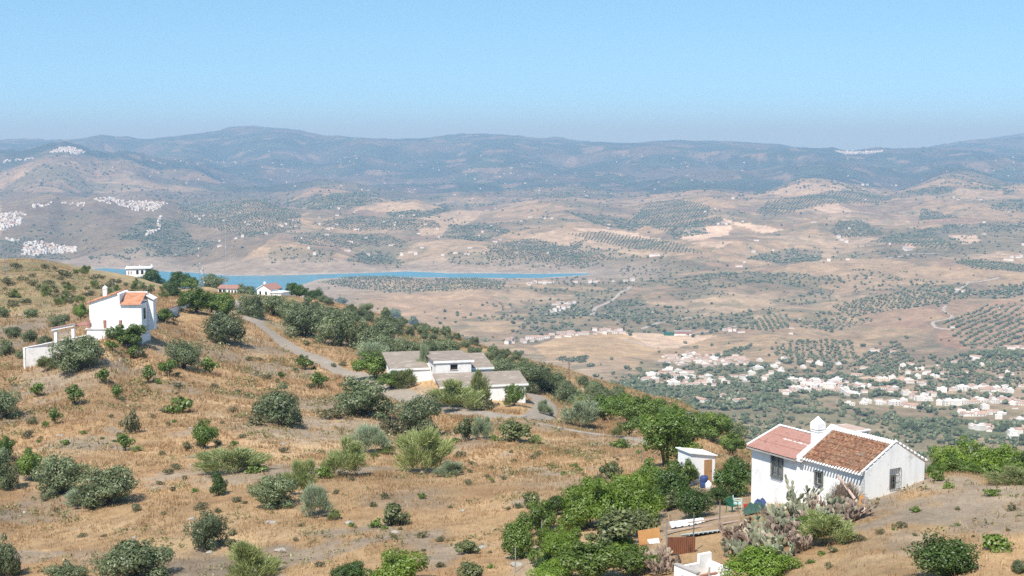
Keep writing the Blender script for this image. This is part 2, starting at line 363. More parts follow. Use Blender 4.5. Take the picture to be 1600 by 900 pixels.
M['bark'] = mat('grey_bark', (.13, .105, .085), (.075, .06, .05), 6, bump=.4)
M['dark'] = mat('dark_opening', (.02, .02, .022), (.03, .03, .03), 3, rough=.6)
M['glass'] = mat('window_glass', (.05, .06, .07), (.08, .09, .10), 2, rough=.15)
M['brick'] = mat('red_brick', (.38, .20, .16), (.30, .15, .12), 4)
M['planks'] = mat('pale_planks', (.52, .40, .33), (.40, .30, .25), 4, stretch=(.3, 1, 1))
M['orange'] = mat('orange_brown_board', (.55, .30, .12), (.46, .24, .09), 2)
M['door'] = mat('brown_door', (.42, .25, .12), (.34, .19, .09), 3)
M['blue_sheet'] = mat('blue_grey_sheet', (.36, .44, .47), (.46, .52, .54), 2, rough=.5)
M['whitesheet'] = mat('white_sheet', (.74, .75, .76), (.62, .64, .66), 2, rough=.6)
M['green_plastic'] = mat('green_plastic', (.02, .10, .065), (.03, .13, .085), 3, rough=.5)
M['pale_plastic'] = mat('pale_turquoise_plastic', (.42, .62, .60), (.50, .68, .66), 3, rough=.5)
M['blue_plastic'] = mat('blue_plastic', (.03, .06, .16), (.05, .08, .20), 3, rough=.5)
M['red_plastic'] = mat('red_plastic', (.50, .05, .04), (.42, .05, .04), 3, rough=.5)
M['tarp'] = mat('dark_green_tarpaulin', (.03, .07, .055), (.05, .10, .08), 3)
M['brush'] = mat('dry_brushwood', (.17, .13, .10), (.26, .20, .15), 8)
M['carpaint'] = mat('dark_car_paint', (.03, .035, .04), (.04, .045, .05), 2, rough=.3)
M['tyre'] = mat('black_rubber', (.02, .02, .02), (.03, .03, .03), 3)
M['stone'] = mat('pale_stone', (.40, .37, .33), (.28, .26, .23), 3, bump=.5)
M['olive'] = leaf_mat('olive_leaves', (.07, .095, .038), (.19, .23, .11), (.33, .37, .23), .27)
M['green'] = leaf_mat('green_leaves', (.06, .11, .018), (.165, .24, .045), (.27, .33, .10))
M['citrus'] = leaf_mat('dark_green_leaves', (.03, .065, .013), (.085, .145, .03), (.18, .24, .075))
M['hedge'] = leaf_mat('vivid_green_leaves', (.07, .13, .014), (.19, .28, .035), (.30, .37, .08))
M['fig'] = leaf_mat('yellow_green_leaves', (.06, .08, .025), (.19, .215, .085), (.32, .33, .17))
M['broom'] = leaf_mat('broom_stems', (.16, .20, .06), (.33, .37, .14), (.44, .46, .22), .35)
M['greybroom'] = leaf_mat('grey_broom_stems', (.18, .22, .12), (.34, .40, .24), (.46, .50, .36), .35)
M['scrub'] = leaf_mat('dry_scrub_leaves', (.09, .095, .045), (.19, .18, .085), (.28, .25, .13))
M['cactus'] = leaf_mat('cactus_pads', (.16, .19, .12), (.32, .33, .22), (.43, .38, .27), .05)
M['deadcactus'] = leaf_mat('withered_cactus_pads', (.17, .12, .095), (.38, .29, .23), (.26, .27, .17), .05)
M['redflower'] = leaf_mat('red_blossom', (.40, .07, .04), (.55, .14, .08), None, .3)
M['drygrass'] = leaf_mat('dry_grass_blades', (.30, .185, .09), (.50, .335, .175), (.62, .47, .28), .3)
M['grove'] = leaf_mat('far_olive_leaves', (.06, .08, .035), (.12, .14, .07), (.17, .18, .10), 0)
M['weed'] = leaf_mat('weed_leaves', (.12, .125, .05), (.25, .235, .10), (.20, .26, .07))
M['valley_wall'] = mat('valley_whitewash', (.80, .79, .77), (.66, .64, .61), .09)
_m = M['valley_wall']; _n = _m.node_tree; _b = _n.nodes['Principled BSDF']; _oi = nd(_n, 'ObjectInfo'); _mx = nd(_n, 'MixRGB', blend_type='MULTIPLY'); _mx.inputs[0].default_value = 1
_src = _b.inputs['Base Color'].links[0].from_socket; _n.links.new(_src, _mx.inputs[1]); _n.links.new(ramp(_n, _oi.outputs['Random'], [(0, (.78, .72, .64)), (.25, (.95, .94, .92)), (1, (1.0, 1.0, 1.0))]), _mx.inputs[2]); _n.links.new(_mx.outputs[0], _b.inputs['Base Color'])
# ================================================================== the setting: ground, lake, roads, haze
PXV, PYV = project(GX, GD, GZ)
def cover():
    """what grows or lies on the land at each point of the sheet"""
    X, Y = GX, GD; C = np.zeros(X.shape + (3,)); n = lambda w, o=4, s=0: fbm(X / w, Y / w, o, s)
    def mix(c, t):
        C[:] = C * (1 - t[..., None]) + np.array(c) * t[..., None]
    wx = PXV + 5 * n(160, 3, 61) * smooth(1000, 2500, Y); wy = PYV + 2.5 * n(160, 3, 62) * smooth(1000, 2500, Y)
    def poly(p, c, t=1.):
        x0 = min(q[0] for q in p); x1 = max(q[0] for q in p); y0 = min(q[1] for q in p); y1 = max(q[1] for q in p)
        k = (wx > x0) & (wx < x1) & (wy > y0) & (wy < y1) & (Y > 900); k[k] = inside(wx[k], wy[k], p)
        C[k] = C[k] * (1 - t) + np.array(c) * t
    GRASS, EARTH, PALE, SCRUB = (.40, .265, .14), (.285, .23, .17), (.48, .345, .20), (.22, .20, .09)
    C[:] = GRASS
    mix(PALE, .8 * smooth(.0, .6, n(14, 4, 2))); mix((.32, .185, .09), .6 * smooth(.05, .6, n(9, 4, 4)))
    mix(EARTH, .85 * smooth(.22, .5, n(17, 5, 6) + .25 * n(3, 3, 7)))
    near = (Y < 900)
    def patch(cx, cy, rx, ry, c, t=.9):
        d = np.sqrt(((PXV - cx) / rx) ** 2 + ((PYV - cy) / ry) ** 2) + .35 * n(9, 4, 9)
        mix(c, np.where(near, t * (1 - smooth(.6, 1.15, d)), 0))
    for a in ((470, 672, 120, 26), (600, 672, 70, 30), (110, 585, 70, 30), (340, 545, 90, 22), (80, 790, 60, 28), (700, 690, 60, 22), (640, 615, 60, 12), (1350, 780, 70, 26), (1450, 795, 90, 22), (1420, 850, 50, 22),
              (1080, 790, 90, 35), (1000, 830, 70, 60), (860, 650, 50, 30), (960, 690, 70, 14), (90, 500, 70, 26), (30, 525, 70, 40), (560, 530, 90, 20), (830, 880, 40, 40), (640, 780, 90, 18), (880, 755, 80, 14), (150, 870, 60, 16)):
        patch(*a, EARTH, .55)
    patch(60, 445, 210, 42, (.29, .235, .125), .7)
    mix(SCRUB, np.where(near, smooth(250, 330, Y) * .6 * smooth(-.05, .4, n(18, 4, 12)), 0))
    # ---- the far valley
    far = smooth(750, 1200, Y)
    T = np.zeros_like(C); T[:] = (.345, .245, .145)
    def tm(c, t): T[:] = T * (1 - t[..., None]) + np.array(c) * t[..., None]
    tm((.38, .28, .18), smooth(0, .5, n(700, 4, 22))); tm((.24, .175, .112), smooth(.05, .5, n(420, 5, 23)))
    tm((.24, .15, .105), .5 * smooth(.3, .5, n(330, 3, 28)))
    tm((.15, .135, .075), .7 * smooth(.08, .42, n(520, 6, 24) + .4 * n(90, 4, 25)))
    tm((.16, .15, .09), .55 * smooth(.1, .5, n(60, 5, 26)))
    C[:] = C * (1 - far[..., None]) + T * far[..., None]
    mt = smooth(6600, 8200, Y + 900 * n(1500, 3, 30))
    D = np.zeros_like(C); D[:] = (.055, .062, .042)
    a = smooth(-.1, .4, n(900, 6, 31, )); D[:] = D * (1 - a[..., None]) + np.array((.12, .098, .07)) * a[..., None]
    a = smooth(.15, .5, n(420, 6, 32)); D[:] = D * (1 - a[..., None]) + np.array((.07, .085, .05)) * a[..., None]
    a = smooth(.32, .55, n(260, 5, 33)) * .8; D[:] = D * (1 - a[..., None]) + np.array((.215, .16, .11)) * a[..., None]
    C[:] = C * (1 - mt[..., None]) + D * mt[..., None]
    LT, TAN, DK, GR, RED = (.60, .44, .31), (.42, .31, .20), (.105, .115, .07), (.10, .13, .05), (.30, .165, .11)
    poly([(0, 300), (0, 420), (360, 420), (480, 330), (420, 300), (150, 300)], (.145, .115, .075), .7)
    poly([(1065, 375), (1076, 352), (1140, 352), (1141, 366), (1100, 374)], LT)
    poly([(1125, 340), (1200, 355), (1225, 358), (1200, 364), (1150, 353)], LT)
    poly([(885, 356), (940, 356), (1025, 372), (1047, 378), (975, 372), (940, 364)], LT, .8)
    poly([(1077, 380), (1147, 377), (1125, 387)], LT, .7)
    poly([(572, 325), (610, 315), (655, 316), (690, 326), (640, 331), (590, 331)], TAN)
    poly([(650, 345), (690, 330), (760, 330), (740, 345), (700, 362), (660, 368)], TAN)
    poly([(820, 372), (860, 358), (900, 362), (1000, 392), (1080, 398), (960, 402), (860, 390)], TAN, .9)
    poly([(1200, 300), (1250, 286), (1320, 290), (1320, 298), (1230, 306)], TAN)
    poly([(1270, 325), (1310, 318), (1335, 330), (1300, 333)], LT, .7)
    poly([(1480, 366), (1520, 366), (1535, 378), (1505, 381)], LT, .8)
    poly([(1405, 370), (1412, 368), (1430, 386), (1420, 388)], LT, .8)
    poly([(1230, 405), (1380, 405), (1560, 432), (1480, 445), (1330, 455), (1230, 440)], (.36, .255, .155), .75)
    poly([(830, 540), (900, 520), (970, 520), (1030, 545), (1010, 555), (930, 562), (850, 556)], (.41, .285, .16), .95)
    poly([(965, 520), (1060, 520), (1120, 524), (1060, 545), (1030, 545)], LT, .75)
    poly([(560, 470), (620, 460), (760, 458), (800, 480), (740, 500), (660, 500)], (.36, .25, .155), .85)
    poly([(1340, 590), (1400, 585), (1420, 592), (1380, 598)], LT, .8)
    poly([(1340, 480), (1440, 485), (1470, 495), (1400, 515), (1340, 505)], (.34, .22, .14), .7)
    poly([(1480, 500), (1560, 470), (1600, 470), (1600, 545), (1500, 545), (1460, 535)], (.34, .20, .125), .7)
    poly([(1240, 598), (1250, 594), (1330, 598), (1300, 606)], RED, .8); poly([(1270, 632), (1320, 630), (1310, 640)], RED, .8)
    poly([(1300, 640), (1400, 638), (1600, 655), (1600, 668), (1400, 655)], RED, .6)
    poly([(1090, 576), (1200, 572), (1230, 578), (1170, 588), (1110, 586)], GR, .8); poly([(1110, 585), (1160, 585), (1200, 598), (1120, 602)], GR, .7)
    poly([(1000, 565), (1210, 566), (1230, 600), (1330, 605), (1600, 640), (1600, 760), (1100, 760), (1000, 640)], (.20, .175, .095), .6)
    poly([(1380, 655), (1600, 665), (1600, 690), (1400, 672)], GR, .6)
    for p, t in ((G_DENSE, .55), (G_SCRUB, .4)):
        for q in p: poly(q, DK, t)
    for q in G_ROWS: poly(q[0], (.27, .205, .13), .6)
    # the bare belt left by the falling water
    m = (Y > 2800) & (Y < 5000); sd = np.full(X.shape, 1e6); sd[m] = segdist(X[m], Y[m], LAKE_XY)
    t = (1 - smooth(90, 260, sd + 60 * n(200, 3, 44))) * .85
    mix((.30, .24, .18), t); mix((.36, .31, .25), (1 - smooth(10, 40, sd)) * .8)
    return np.clip(C * (1 + .10 * n(30, 4, 50) * far)[..., None], .02, .8)
G_ROWS = [  # outline in the photograph, row spacing, tree spacing, row direction (degrees), crown
    ([(497, 442), (545, 433), (600, 431), (660, 437), (740, 435), (790, 440), (790, 450), (700, 455), (640, 458), (560, 452)], 13, 10, 62, 6),
    ([(885, 366), (940, 362), (1060, 380), (1100, 397), (1000, 390), (930, 378)], 11, 8, 80, 5.5),
    ([(985, 345), (1010, 318), (1060, 312), (1110, 322), (1105, 340), (1040, 362), (1000, 350)], 12, 9, 75, 6),
    ([(1085, 356), (1090, 345), (1125, 338), (1135, 350)], 12, 7, 60, 6),
    ([(1180, 334), (1200, 315), (1320, 298), (1400, 310), (1370, 318), (1290, 318), (1220, 336)], 13, 9, 70, 7),
    ([(1297, 362), (1310, 346), (1345, 345), (1385, 368), (1310, 372)], 12, 8, 40, 6.5),
    ([(1435, 345), (1440, 325), (1500, 340)], 12, 8, 60, 7),
    ([(1300, 480), (1340, 468), (1420, 455), (1500, 465), (1480, 475), (1400, 484), (1330, 496)], 12, 10, 20, 7),
    ([(1160, 514), (1200, 490), (1232, 492), (1230, 512), (1200, 517)], 11, 4, 84, 5),
    ([(455, 370), (600, 365), (640, 380), (540, 388), (470, 382)], 13, 9, 72, 6),
    ([(480, 350), (560, 338), (680, 345), (690, 356), (560, 362)], 14, 9, 70, 6.5),
    ([(280, 318), (400, 312), (470, 332), (470, 358), (390, 372), (280, 345)], 14, 11, 55, 7),
    ([(1490, 410), (1530, 405), (1600, 415), (1600, 425), (1520, 420)], 12, 7, 50, 6),
    ([(1360, 378), (1400, 365), (1460, 368), (1510, 392), (1440, 386)], 12, 8, 65, 6),
    ([(890, 380), (915, 374), (905, 388), (892, 386)], 12, 7, 65, 6),
    ([(860, 560), (920, 557), (915, 566), (880, 567)], 10, 5, 50, 5),
    ([(1095, 560), (1150, 545), (1180, 536), (1170, 545), (1130, 560)], 9, 6, 35, 5.5),
    ([(1470, 505), (1540, 478), (1600, 470), (1600, 545), (1510, 545)], 17, 13, 58, 7),
    ([(1200, 545), (1250, 530), (1330, 532), (1345, 560), (1230, 572)], 15, 13, 30, 6),
    ([(1330, 560), (1400, 535), (1440, 575), (1400, 592), (1350, 585)], 15, 12, 60, 7),
    ([(1450, 590), (1490, 560), (1600, 560), (1600, 604), (1500, 604)], 13, 11, 40, 7),
    ([(1240, 510), (1330, 490), (1370, 500), (1300, 520)], 18, 15, 20, 6.5),
    ([(760, 385), (830, 372), (960, 403), (900, 415), (780, 405)], 13, 10, 55, 6),
    ([(760, 300), (900, 290), (960, 300), (880, 310)], 18, 12, 60, 7)]
G_DENSE = [[(535, 406), (575, 390), (610, 395), (632, 412), (580, 414)], [(1545, 325), (1570, 314), (1600, 310), (1600, 331), (1560, 330)], [(1550, 290), (1562, 286), (1568, 296), (1553, 296)], [(1568, 298), (1585, 297), (1585, 305), (1568, 304)],
           [(1165, 405), (1190, 396), (1240, 388), (1285, 396), (1280, 408), (1220, 412)], [(490, 305), (560, 300), (600, 315), (540, 328), (470, 326), (440, 318)], [(700, 352), (770, 352), (800, 362), (750, 378), (690, 370)], [(600, 333), (655, 328), (658, 334), (610, 338)],
           [(880, 330), (960, 338), (1010, 352), (990, 362), (930, 350)], [(1060, 350), (1090, 344), (1110, 365), (1060, 372), (1040, 366)], [(1370, 372), (1480, 352), (1600, 346), (1600, 362), (1500, 362), (1400, 376)], [(1420, 302), (1460, 290), (1500, 296), (1470, 304)],
           [(640, 340), (700, 320), (705, 330), (665, 340)], [(1540, 455), (1600, 448), (1600, 462), (1470, 462)], [(130, 405), (210, 385), (280, 372), (340, 378), (300, 400), (200, 406)], [(230, 340), (280, 345), (300, 370), (240, 380), (180, 372)]]
G_SCRUB = [[(800, 522), (830, 490), (880, 470), (930, 490), (950, 512), (880, 522)], [(940, 475), (1000, 462), (1025, 495), (970, 508), (945, 500)], [(1090, 510), (1170, 490), (1190, 515), (1110, 515)], [(1200, 470), (1300, 450), (1310, 470), (1240, 478)], [(1000, 440), (1140, 425), (1200, 440), (1100, 455)],
           [(1040, 455), (1100, 450), (1150, 462), (1060, 470)], [(1160, 425), (1240, 425), (1330, 440), (1240, 450)], [(700, 396), (900, 384), (1000, 400), (900, 422), (700, 412)], [(1000, 330), (1040, 340), (1030, 355), (990, 352)], [(0, 375), (40, 372), (110, 405), (0, 410)], [(420, 385), (520, 390), (520, 410), (420, 412)]]
cov = cover()
# the track and the roads leave their dust on the ground beside them (polylines in the photograph)
m, nt, b = base_mat('dry_hillside', .95)
M['ground'] = m
at = nd(nt, 'Attribute', attribute_name='cover'); geo = nd(nt, 'NewGeometry')
def gnoise(scale, detail, rough=.65):
    k = nd(nt, 'TexNoise', Scale=scale, Detail=detail, Roughness=rough); nt.links.new(geo.outputs['Position'], k.inputs['Vector']); return k.outputs[0]
n1 = gnoise(.55, 9, .75); n2 = gnoise(4.5, 6, .8); n3 = gnoise(.012, 10, .75)
def mul(c, fac, lo, hi, a, z):
    r = ramp(nt, fac, [(a, (lo,) * 3), (z, (hi,) * 3)]); mx = nd(nt, 'MixRGB', blend_type='MULTIPLY'); mx.inputs[0].default_value = 1
    nt.links.new(c, mx.inputs[1]); nt.links.new(r, mx.inputs[2]); return mx.outputs[0]
c = mul(at.outputs['Color'], n1, .72, 1.25, .3, .7); c = mul(c, n2, .75, 1.22, .3, .7); c = mul(c, n3, .68, 1.3, .3, .7); c = mul(c, gnoise(.05, 8, .75), .72, 1.26, .32, .68)
nt.links.new(c, b.inputs['Base Color'])
bp = nd(nt, 'Bump', Strength=.5, Distance=.3); nt.links.new(n1, bp.inputs['Height'])
bp2 = nd(nt, 'Bump', Strength=.5, Distance=.08); nt.links.new(n2, bp2.inputs['Height']); nt.links.new(bp.outputs[0], bp2.inputs['Normal'])
nt.links.new(bp2.outputs[0], b.inputs['Normal'])
nr, nc = GX.shape
idx = np.arange(nr * nc).reshape(nr, nc)
quads = np.stack([idx[:-1, :-1], idx[:-1, 1:], idx[1:, 1:], idx[1:, :-1]], -1).reshape(-1, 4)
V = np.stack([GX, GD, GZ], -1).reshape(-1, 3)
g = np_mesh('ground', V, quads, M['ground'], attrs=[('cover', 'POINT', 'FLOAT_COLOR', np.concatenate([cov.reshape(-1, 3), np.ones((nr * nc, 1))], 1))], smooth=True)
tag(g, 'dry grass hillsides, valley and far mountains', 'ground', kind='structure')
# the lake
lk = MB(); cx = sum(p[0] for p in LAKE_XY) / len(LAKE_XY); cy = sum(p[1] for p in LAKE_XY) / len(LAKE_XY)
lk.add([(p[0], p[1], LAKE_Z) for p in LAKE_XY], [tuple(range(len(LAKE_XY)))])
m, nt, b = base_mat('lake_water', .25); b.inputs['Base Color'].default_value = (.06, .20, .27, 1); b.inputs['Specular IOR Level'].default_value = .3
nz = nd(nt, 'TexNoise', Scale=.02, Detail=6); ge = nd(nt, 'NewGeometry'); nt.links.new(ge.outputs['Position'], nz.inputs['Vector'])
nt.links.new(ramp(nt, nz.outputs[0], [(.3, (.045, .19, .27)), (.7, (.065, .25, .33))]), b.inputs['Base Color'])
M['water'] = m
tag(lk.build('lake', m), 'blue green reservoir lying in the valley', 'lake', kind='structure')
# roads draped over the ground
def drape(name, pts, width, material, lift=.05, label=None, step=2., dmin=0, cat='road', jag=.0):
    px = np.array([p[0] for p in pts], float); py = np.array([p[1] for p in pts], float)
    d = np.array([p[2] if len(p) > 2 else hit(p[0], p[1], dmin)[0] for p in pts]); u, s = ray(px, py)
    P = [Vector((float(a * e), float(e))) for a, e in zip(u, d)]
    # smooth the line through the points
    Q = []
    for i in range(len(P) - 1):
        p0, p1, p2, p3 = P[max(i - 1, 0)], P[i], P[i + 1], P[min(i + 2, len(P) - 1)]
        n = max(2, int((p2 - p1).length / step))
        for k in range(n):
            t = k / n; Q.append(.5 * ((2 * p1) + (p2 - p0) * t + (2 * p0 - 5 * p1 + 4 * p2 - p3) * t * t + (3 * p1 - p0 - 3 * p2 + p3) * t ** 3))
    Q.append(P[-1]); mb = MB(); K = 5; vs = []; fs = []; r2 = random.Random(4)
    for i, q in enumerate(Q):
        t = (Q[min(i + 1, len(Q) - 1)] - Q[max(i - 1, 0)]).normalized(); nrm = Vector((-t.y, t.x)); w = width * (1 + jag * r2.uniform(-1, 1))
        for k in range(K):
            o = q + nrm * w * (k / (K - 1) - .5); vs.append((o.x, o.y, float(ground(o.x, o.y)) + lift * (1 if 0 < k < K - 1 else .2)))
    for i in range(len(Q) - 1):
        for k in range(K - 1): fs.append((i * K + k, i * K + k + 1, (i + 1) * K + k + 1, (i + 1) * K + k))
    mb.add(vs, fs); o = mb.build(name, material, smooth=True); tag(o, label, cat, kind='structure'); return Q
M['track'] = mat('dusty_track', (.36, .305, .245), (.285, .24, .19), .5, c3=(.41, .355, .29))
M['pale_road'] = mat('pale_road', (.42, .37, .32), (.36, .31, .265), .05)
ROADS = [drape('dirt_road', [(362, 470), (372, 478), (385, 490), (405, 508), (430, 525), (470, 552), (520, 575), (560, 590), (600, 606), (650, 626), (690, 637), (740, 645), (790, 651), (830, 655)], 4.4, M['track'], .10, 'grey dusty lane running down the ridge past the abandoned building', jag=.06),
         drape('dirt_road', [(825, 655), (846, 648), (852, 638), (846, 626), (836, 617)], 3.4, M['track'], .12, 'bend of the lane rounding the right end of the abandoned building', jag=.06),
         drape('footpath', [(826, 660), (880, 670), (930, 678), (980, 684), (1020, 690)], 2.2, M['track'], .10, 'trodden earth path leading from the lane towards the garden', jag=.15)]
for pts, w in (([(985, 448), (965, 462), (945, 475), (930, 482), (925, 492)], 9), ([(1105, 490), (1060, 500), (1020, 508), (1000, 514)], 8), ([(1560, 434), (1520, 440), (1500, 452), (1490, 457)], 8), ([(1478, 478), (1474, 485), (1488, 493), (1480, 499), (1458, 503), (1462, 512), (1490, 515)], 7),
               ([(975, 530), (1000, 537), (1028, 544)], 5), ([(1060, 524), (1110, 518), (1150, 510)], 6), ([(1130, 598), (1160, 597), (1200, 594)], 7), ([(1150, 580), (1190, 573), (1240, 563)], 6), ([(1380, 405), (1420, 398), (1460, 396)], 7)):
    drape('valley_road', pts, w, M['pale_road'], .8, 'pale road winding over the valley fields', 25, 900)
# haze: the air itself
hz = MB().box(-76000, 76000, -400, 62000, -520, 280); m = bpy.data.materials.new('air_haze'); m.use_nodes = True; nt = m.node_tree; nt.nodes.clear()
out = nd(nt, 'OutputMaterial'); pv = nd(nt, 'VolumePrincipled'); pv.inputs['Color'].default_value = HAZE_COLOR; pv.inputs['Density'].default_value = HAZE_DENSITY; pv.inputs['Absorption Color'].default_value = HAZE_ABSORB
nt.links.new(pv.outputs[0], out.inputs['Volume']); ho = hz.build('haze', m); tag(ho, 'blue summer haze over the valley', 'haze', kind='stuff')
# ================================================================== the white house at the right
def gz(x, y): return float(ground(x, y))
def root_at(name, px, py, d=None, rz=0, label=None, cat=None, group=None, sink=0.):
    """an Empty where the line of sight through a photo point meets the ground"""
    if d is None: d = float(hit(px, py)[0])
    x, y, z = pt(px, py, d); z = gz(x, y) if sink is not None else z
    o = empty(name, (x, y, z - (sink or 0)), rz); tag(o, label, cat, group); return o
def tiles(name, matl, parent, x0, x1, slope, T, pitch=.24, row_=.42, amp=.055):
    """a roof slope of barrel tiles: x along the eave, s up the slope; T(x, s, h) gives the point"""
    nx = max(4, int((x1 - x0) / pitch) * 6); ns = max(2, int(slope / row_)); vs = []; fs = []; r = np.random.RandomState(3)
    jit = r.uniform(-.012, .012, (ns + 2, nx + 1)); S = []
    for k in range(ns): S += [(k / ns * slope, .035), ((k + 1) / ns * slope - .01, .0)]
    for si, (s, up) in enumerate(S):
        for i in range(nx + 1):
            x = x0 + (x1 - x0) * i / nx; w = abs(math.sin(math.pi * (x - x0) / pitch)) ** .8
            vs.append(T(x, s, amp * w + up + jit[si // 2, i // 3]))
    for a in range(len(S) - 1):
        for i in range(nx): fs.append((a * (nx + 1) + i, a * (nx + 1) + i + 1, (a + 1) * (nx + 1) + i + 1, (a + 1) * (nx + 1) + i))
    return MB().add(vs, fs).build(name, matl, parent)
def tile_row(mb, pts, r=.085, gap=.24, mi=0):
    """a line of half-round tiles seen end on or side on"""
    a, b = Vector(pts[0]), Vector(pts[1]); n = max(1, int((b - a).length / gap)); off = Vector(pts[2])
    for k in range(n + 1):
        p = a.lerp(b, k / n); mb.tube([p - off, p + off], [r, r * .85], 6, mi)
def bars(mb, x0, x1, z0, z1, y, nv, nh, r=.014, axis='x'):
    P = (lambda a, z: (a, y, z)) if axis == 'x' else (lambda a, z: (y, a, z))
    for i in range(nv + 1): a = x0 + (x1 - x0) * i / nv; mb.tube([P(a, z0), P(a, z1)], r, 5)
    for i in range(nh + 1): z = z0 + (z1 - z0) * i / nh; mb.tube([P(x0, z), P(x1, z)], r, 5)
Bp = pt(1352, 738, 82); zE = Bp[2]
def at_z(px, py, z): u, s = ray(px, py); d = z / s; return (float(u * d), float(d))
Ap = at_z(1177, 690, zE); th = math.atan2(Ap[1] - Bp[1], Ap[0] - Bp[0])
hs = empty('white_house', Bp, th)
tag(hs, 'whitewashed farmhouse with weathered clay tile roof and square white chimney', 'house')
# local axes: x along the long wall away from the gable, y outward from the long wall, z from the eaves
WD, LM, LE = 4.95, 5.05, 9.93; RH = 1.38
def wall_with_hole(mb, x0, x1, z0, z1, y0, y1, hx0, hx1, hz0, hz1):
    mb.box(x0, hx0, y0, y1, z0, z1); mb.box(hx1, x1, y0, y1, z0, z1); mb.box(hx0, hx1, y0, y1, z0, hz0); mb.box(hx0, hx1, y0, y1, hz1, z1)
w = MB()
wall_with_hole(w, 0, LM, -4.2, -.08, -.35, 0, 3.52, 4.07, -1.52, -.72)
gab = [(-.0, -4.2), (-WD, -4.2), (-WD, 0), (-WD / 2, RH + .1), (-.0, 0)]
# gable wall with the barred opening
gy0, gy1, gz0, gz1 = -2.95, -2.0, -1.36, -.06
w.prism([(0, -4.2), (0, 0), (gy1, RH * (-gy1 / (WD / 2)) + .08), (gy1, -4.2)], 'x', -.004, .35)
w.prism([(gy1, -4.2), (gy1, gz0), (gy0, gz0), (gy0, -4.2)], 'x', -.004, .35)
w.prism([(gy1, gz1), (gy1, RH * (-gy1 / (WD / 2)) + .08), (-WD / 2, RH + .1), (gy0, RH * ((WD + gy0) / (WD / 2)) + .08), (gy0, gz1)], 'x', -.004, .35)
w.prism([(gy0, -4.2), (gy0, RH * ((WD + gy0) / (WD / 2)) + .08), (-WD, 0), (-WD, -4.2)], 'x', -.004, .35)
w.box(.35, LM, -WD, -WD + .35, -4.2, -.05)
w.box(.35, LM, -WD + .36, -.36, -4.2, -1.9)
w.prism([(-.0, -4.2), (-WD, -4.2), (-WD, 0.05), (-WD / 2, RH + .3), (-.0, .02)], 'x', LM - .02, LM + .42)
wl = w.build('wall', M['wash'], hs)
w = MB()                                              # the taller wing at the far end, its wall a hand proud
wall_with_hole(w, LM + .42, LE, -6, -.12, -.3, .10, 6.95, 8.0, -1.85, -.45)
w.box(LM + .42, LE, -WD + .4, -.31, -6, -.35); w.box(LE - .25, LE + .002, -WD + .4, .102, -6, -.13)
w.prism([(.10, -.2), (-2.35, .62), (-2.35, -.36), (.10, -.36)], 'x', LE - .25, LE + .003)
w.build('wing_wall', M['wash'], hs)
slope = math.hypot(WD / 2 + .28, RH + .16); cs, sn = (WD / 2 + .28) / slope, (RH + .16) / slope
rf = tiles('roof', M['oldtile'], hs, .16, LM, slope, lambda x, s, h: (x, .28 - s * cs + h * sn, -.10 + s * sn + h * cs), .235, .40)
tiles('roof', M['oldtile'], hs, .16, LM, slope, lambda x, s, h: (x, -WD - .28 + s * cs - h * sn, -.10 + s * sn + h * cs), .235, .40)
rc = MB(); rc.tube([(.05, -WD / 2, RH + .06), (LM + .1, -WD / 2, RH + .06)], .09, 8)
tile_row(rc, ((.1, -WD / 2 + .10, RH + .09), (LM, -WD / 2 + .10, RH + .09), (0, .16, -.075)), .075, .21); tile_row(rc, ((.1, -WD / 2 - .10, RH + .09), (LM, -WD / 2 - .10, RH + .09), (0, -.16, -.075)), .075, .21)
rc.build('ridge_tiles', M['wash'], rf, True)
ev = MB(); tile_row(ev, ((.15, .30, -.10), (LM, .30, -.10), (0, .13, -.055)), .075, .235); ev.box(.1, LM, 0, .10, -.22, -.1)
tile_row(ev, ((.15, .14, -.17), (LM, .14, -.17), (0, .1, 0)), .065, .235); ev.build('eave_tiles', M['wash'], rf, True)
vg = MB()
for sgn in (1, -1):
    for k in range(9):
        s = .15 + k * (slope - .25) / 8; y = (.28 - s * cs); y = y if sgn > 0 else -WD - y; z = -.02 + s * sn
        vg.tube([(.02, y + sgn * .16 * cs, z - .16 * sn + .06), (.02, y - sgn * .16 * cs, z + .16 * sn + .07)], .07, 6)
vg.build('verge_tiles', M['wash'], rf, True)
st = MB().box(1.35, 1.75, -1.12, -.9, .62, .70).box(1.15, 1.5, -1.32, -1.16, .71, .79).box(1.3, 1.42, -1.2, -1.0, .66, .73); st.build('loose_slab', M['concrete'], rf)
# the wing's plain pinkish roof
sl2 = math.hypot(2.83, 1.01); c2, s2 = 2.83 / sl2, 1.01 / sl2
rw = tiles('wing_roof', M['redtile'], hs, LM + .44, LE + .12, sl2, lambda x, s, h: (x, .52 - s * c2 + h * s2, -.26 + s * s2 + h * c2), .21, .9, .025)
b_ = MB(); b_.hexa([(LM + .44, .50, -.38), (LE + .12, .50, -.38), (LE + .12, -2.3, .62), (LM + .44, -2.3, .62)], [(LM + .44, .50, -.285), (LE + .12, .50, -.285), (LE + .12, -2.3, .715), (LM + .44, -2.3, .715)])
b_.build('roof_slab', M['kerb'], rw)
tr = MB(); tile_row(tr, ((LE + .13, .3, -.12), (LE + .13, -2.3, .80), (.0, .12, -.04)), .075, .25); tile_row(tr, ((LM + .5, -2.36, .82), (LE + .1, -2.36, .82), (.12, 0, 0)), .07, .25)
tr.build('verge_tiles', M['wash'], rw, True)
pa = MB(); rr = random.Random(2)
for k in range(30):
    x = LM + .9 + rr.random() * 2.3; s = 1.75 + rr.choice((-1, 1)) * rr.uniform(.01, .045); q_ = rr.uniform(.06, .16)
    pa.box(x, x + q_, .52 - s * c2 - .03, .52 - s * c2 + .03, -.26 + s * s2 + .026, -.26 + s * s2 + .05)
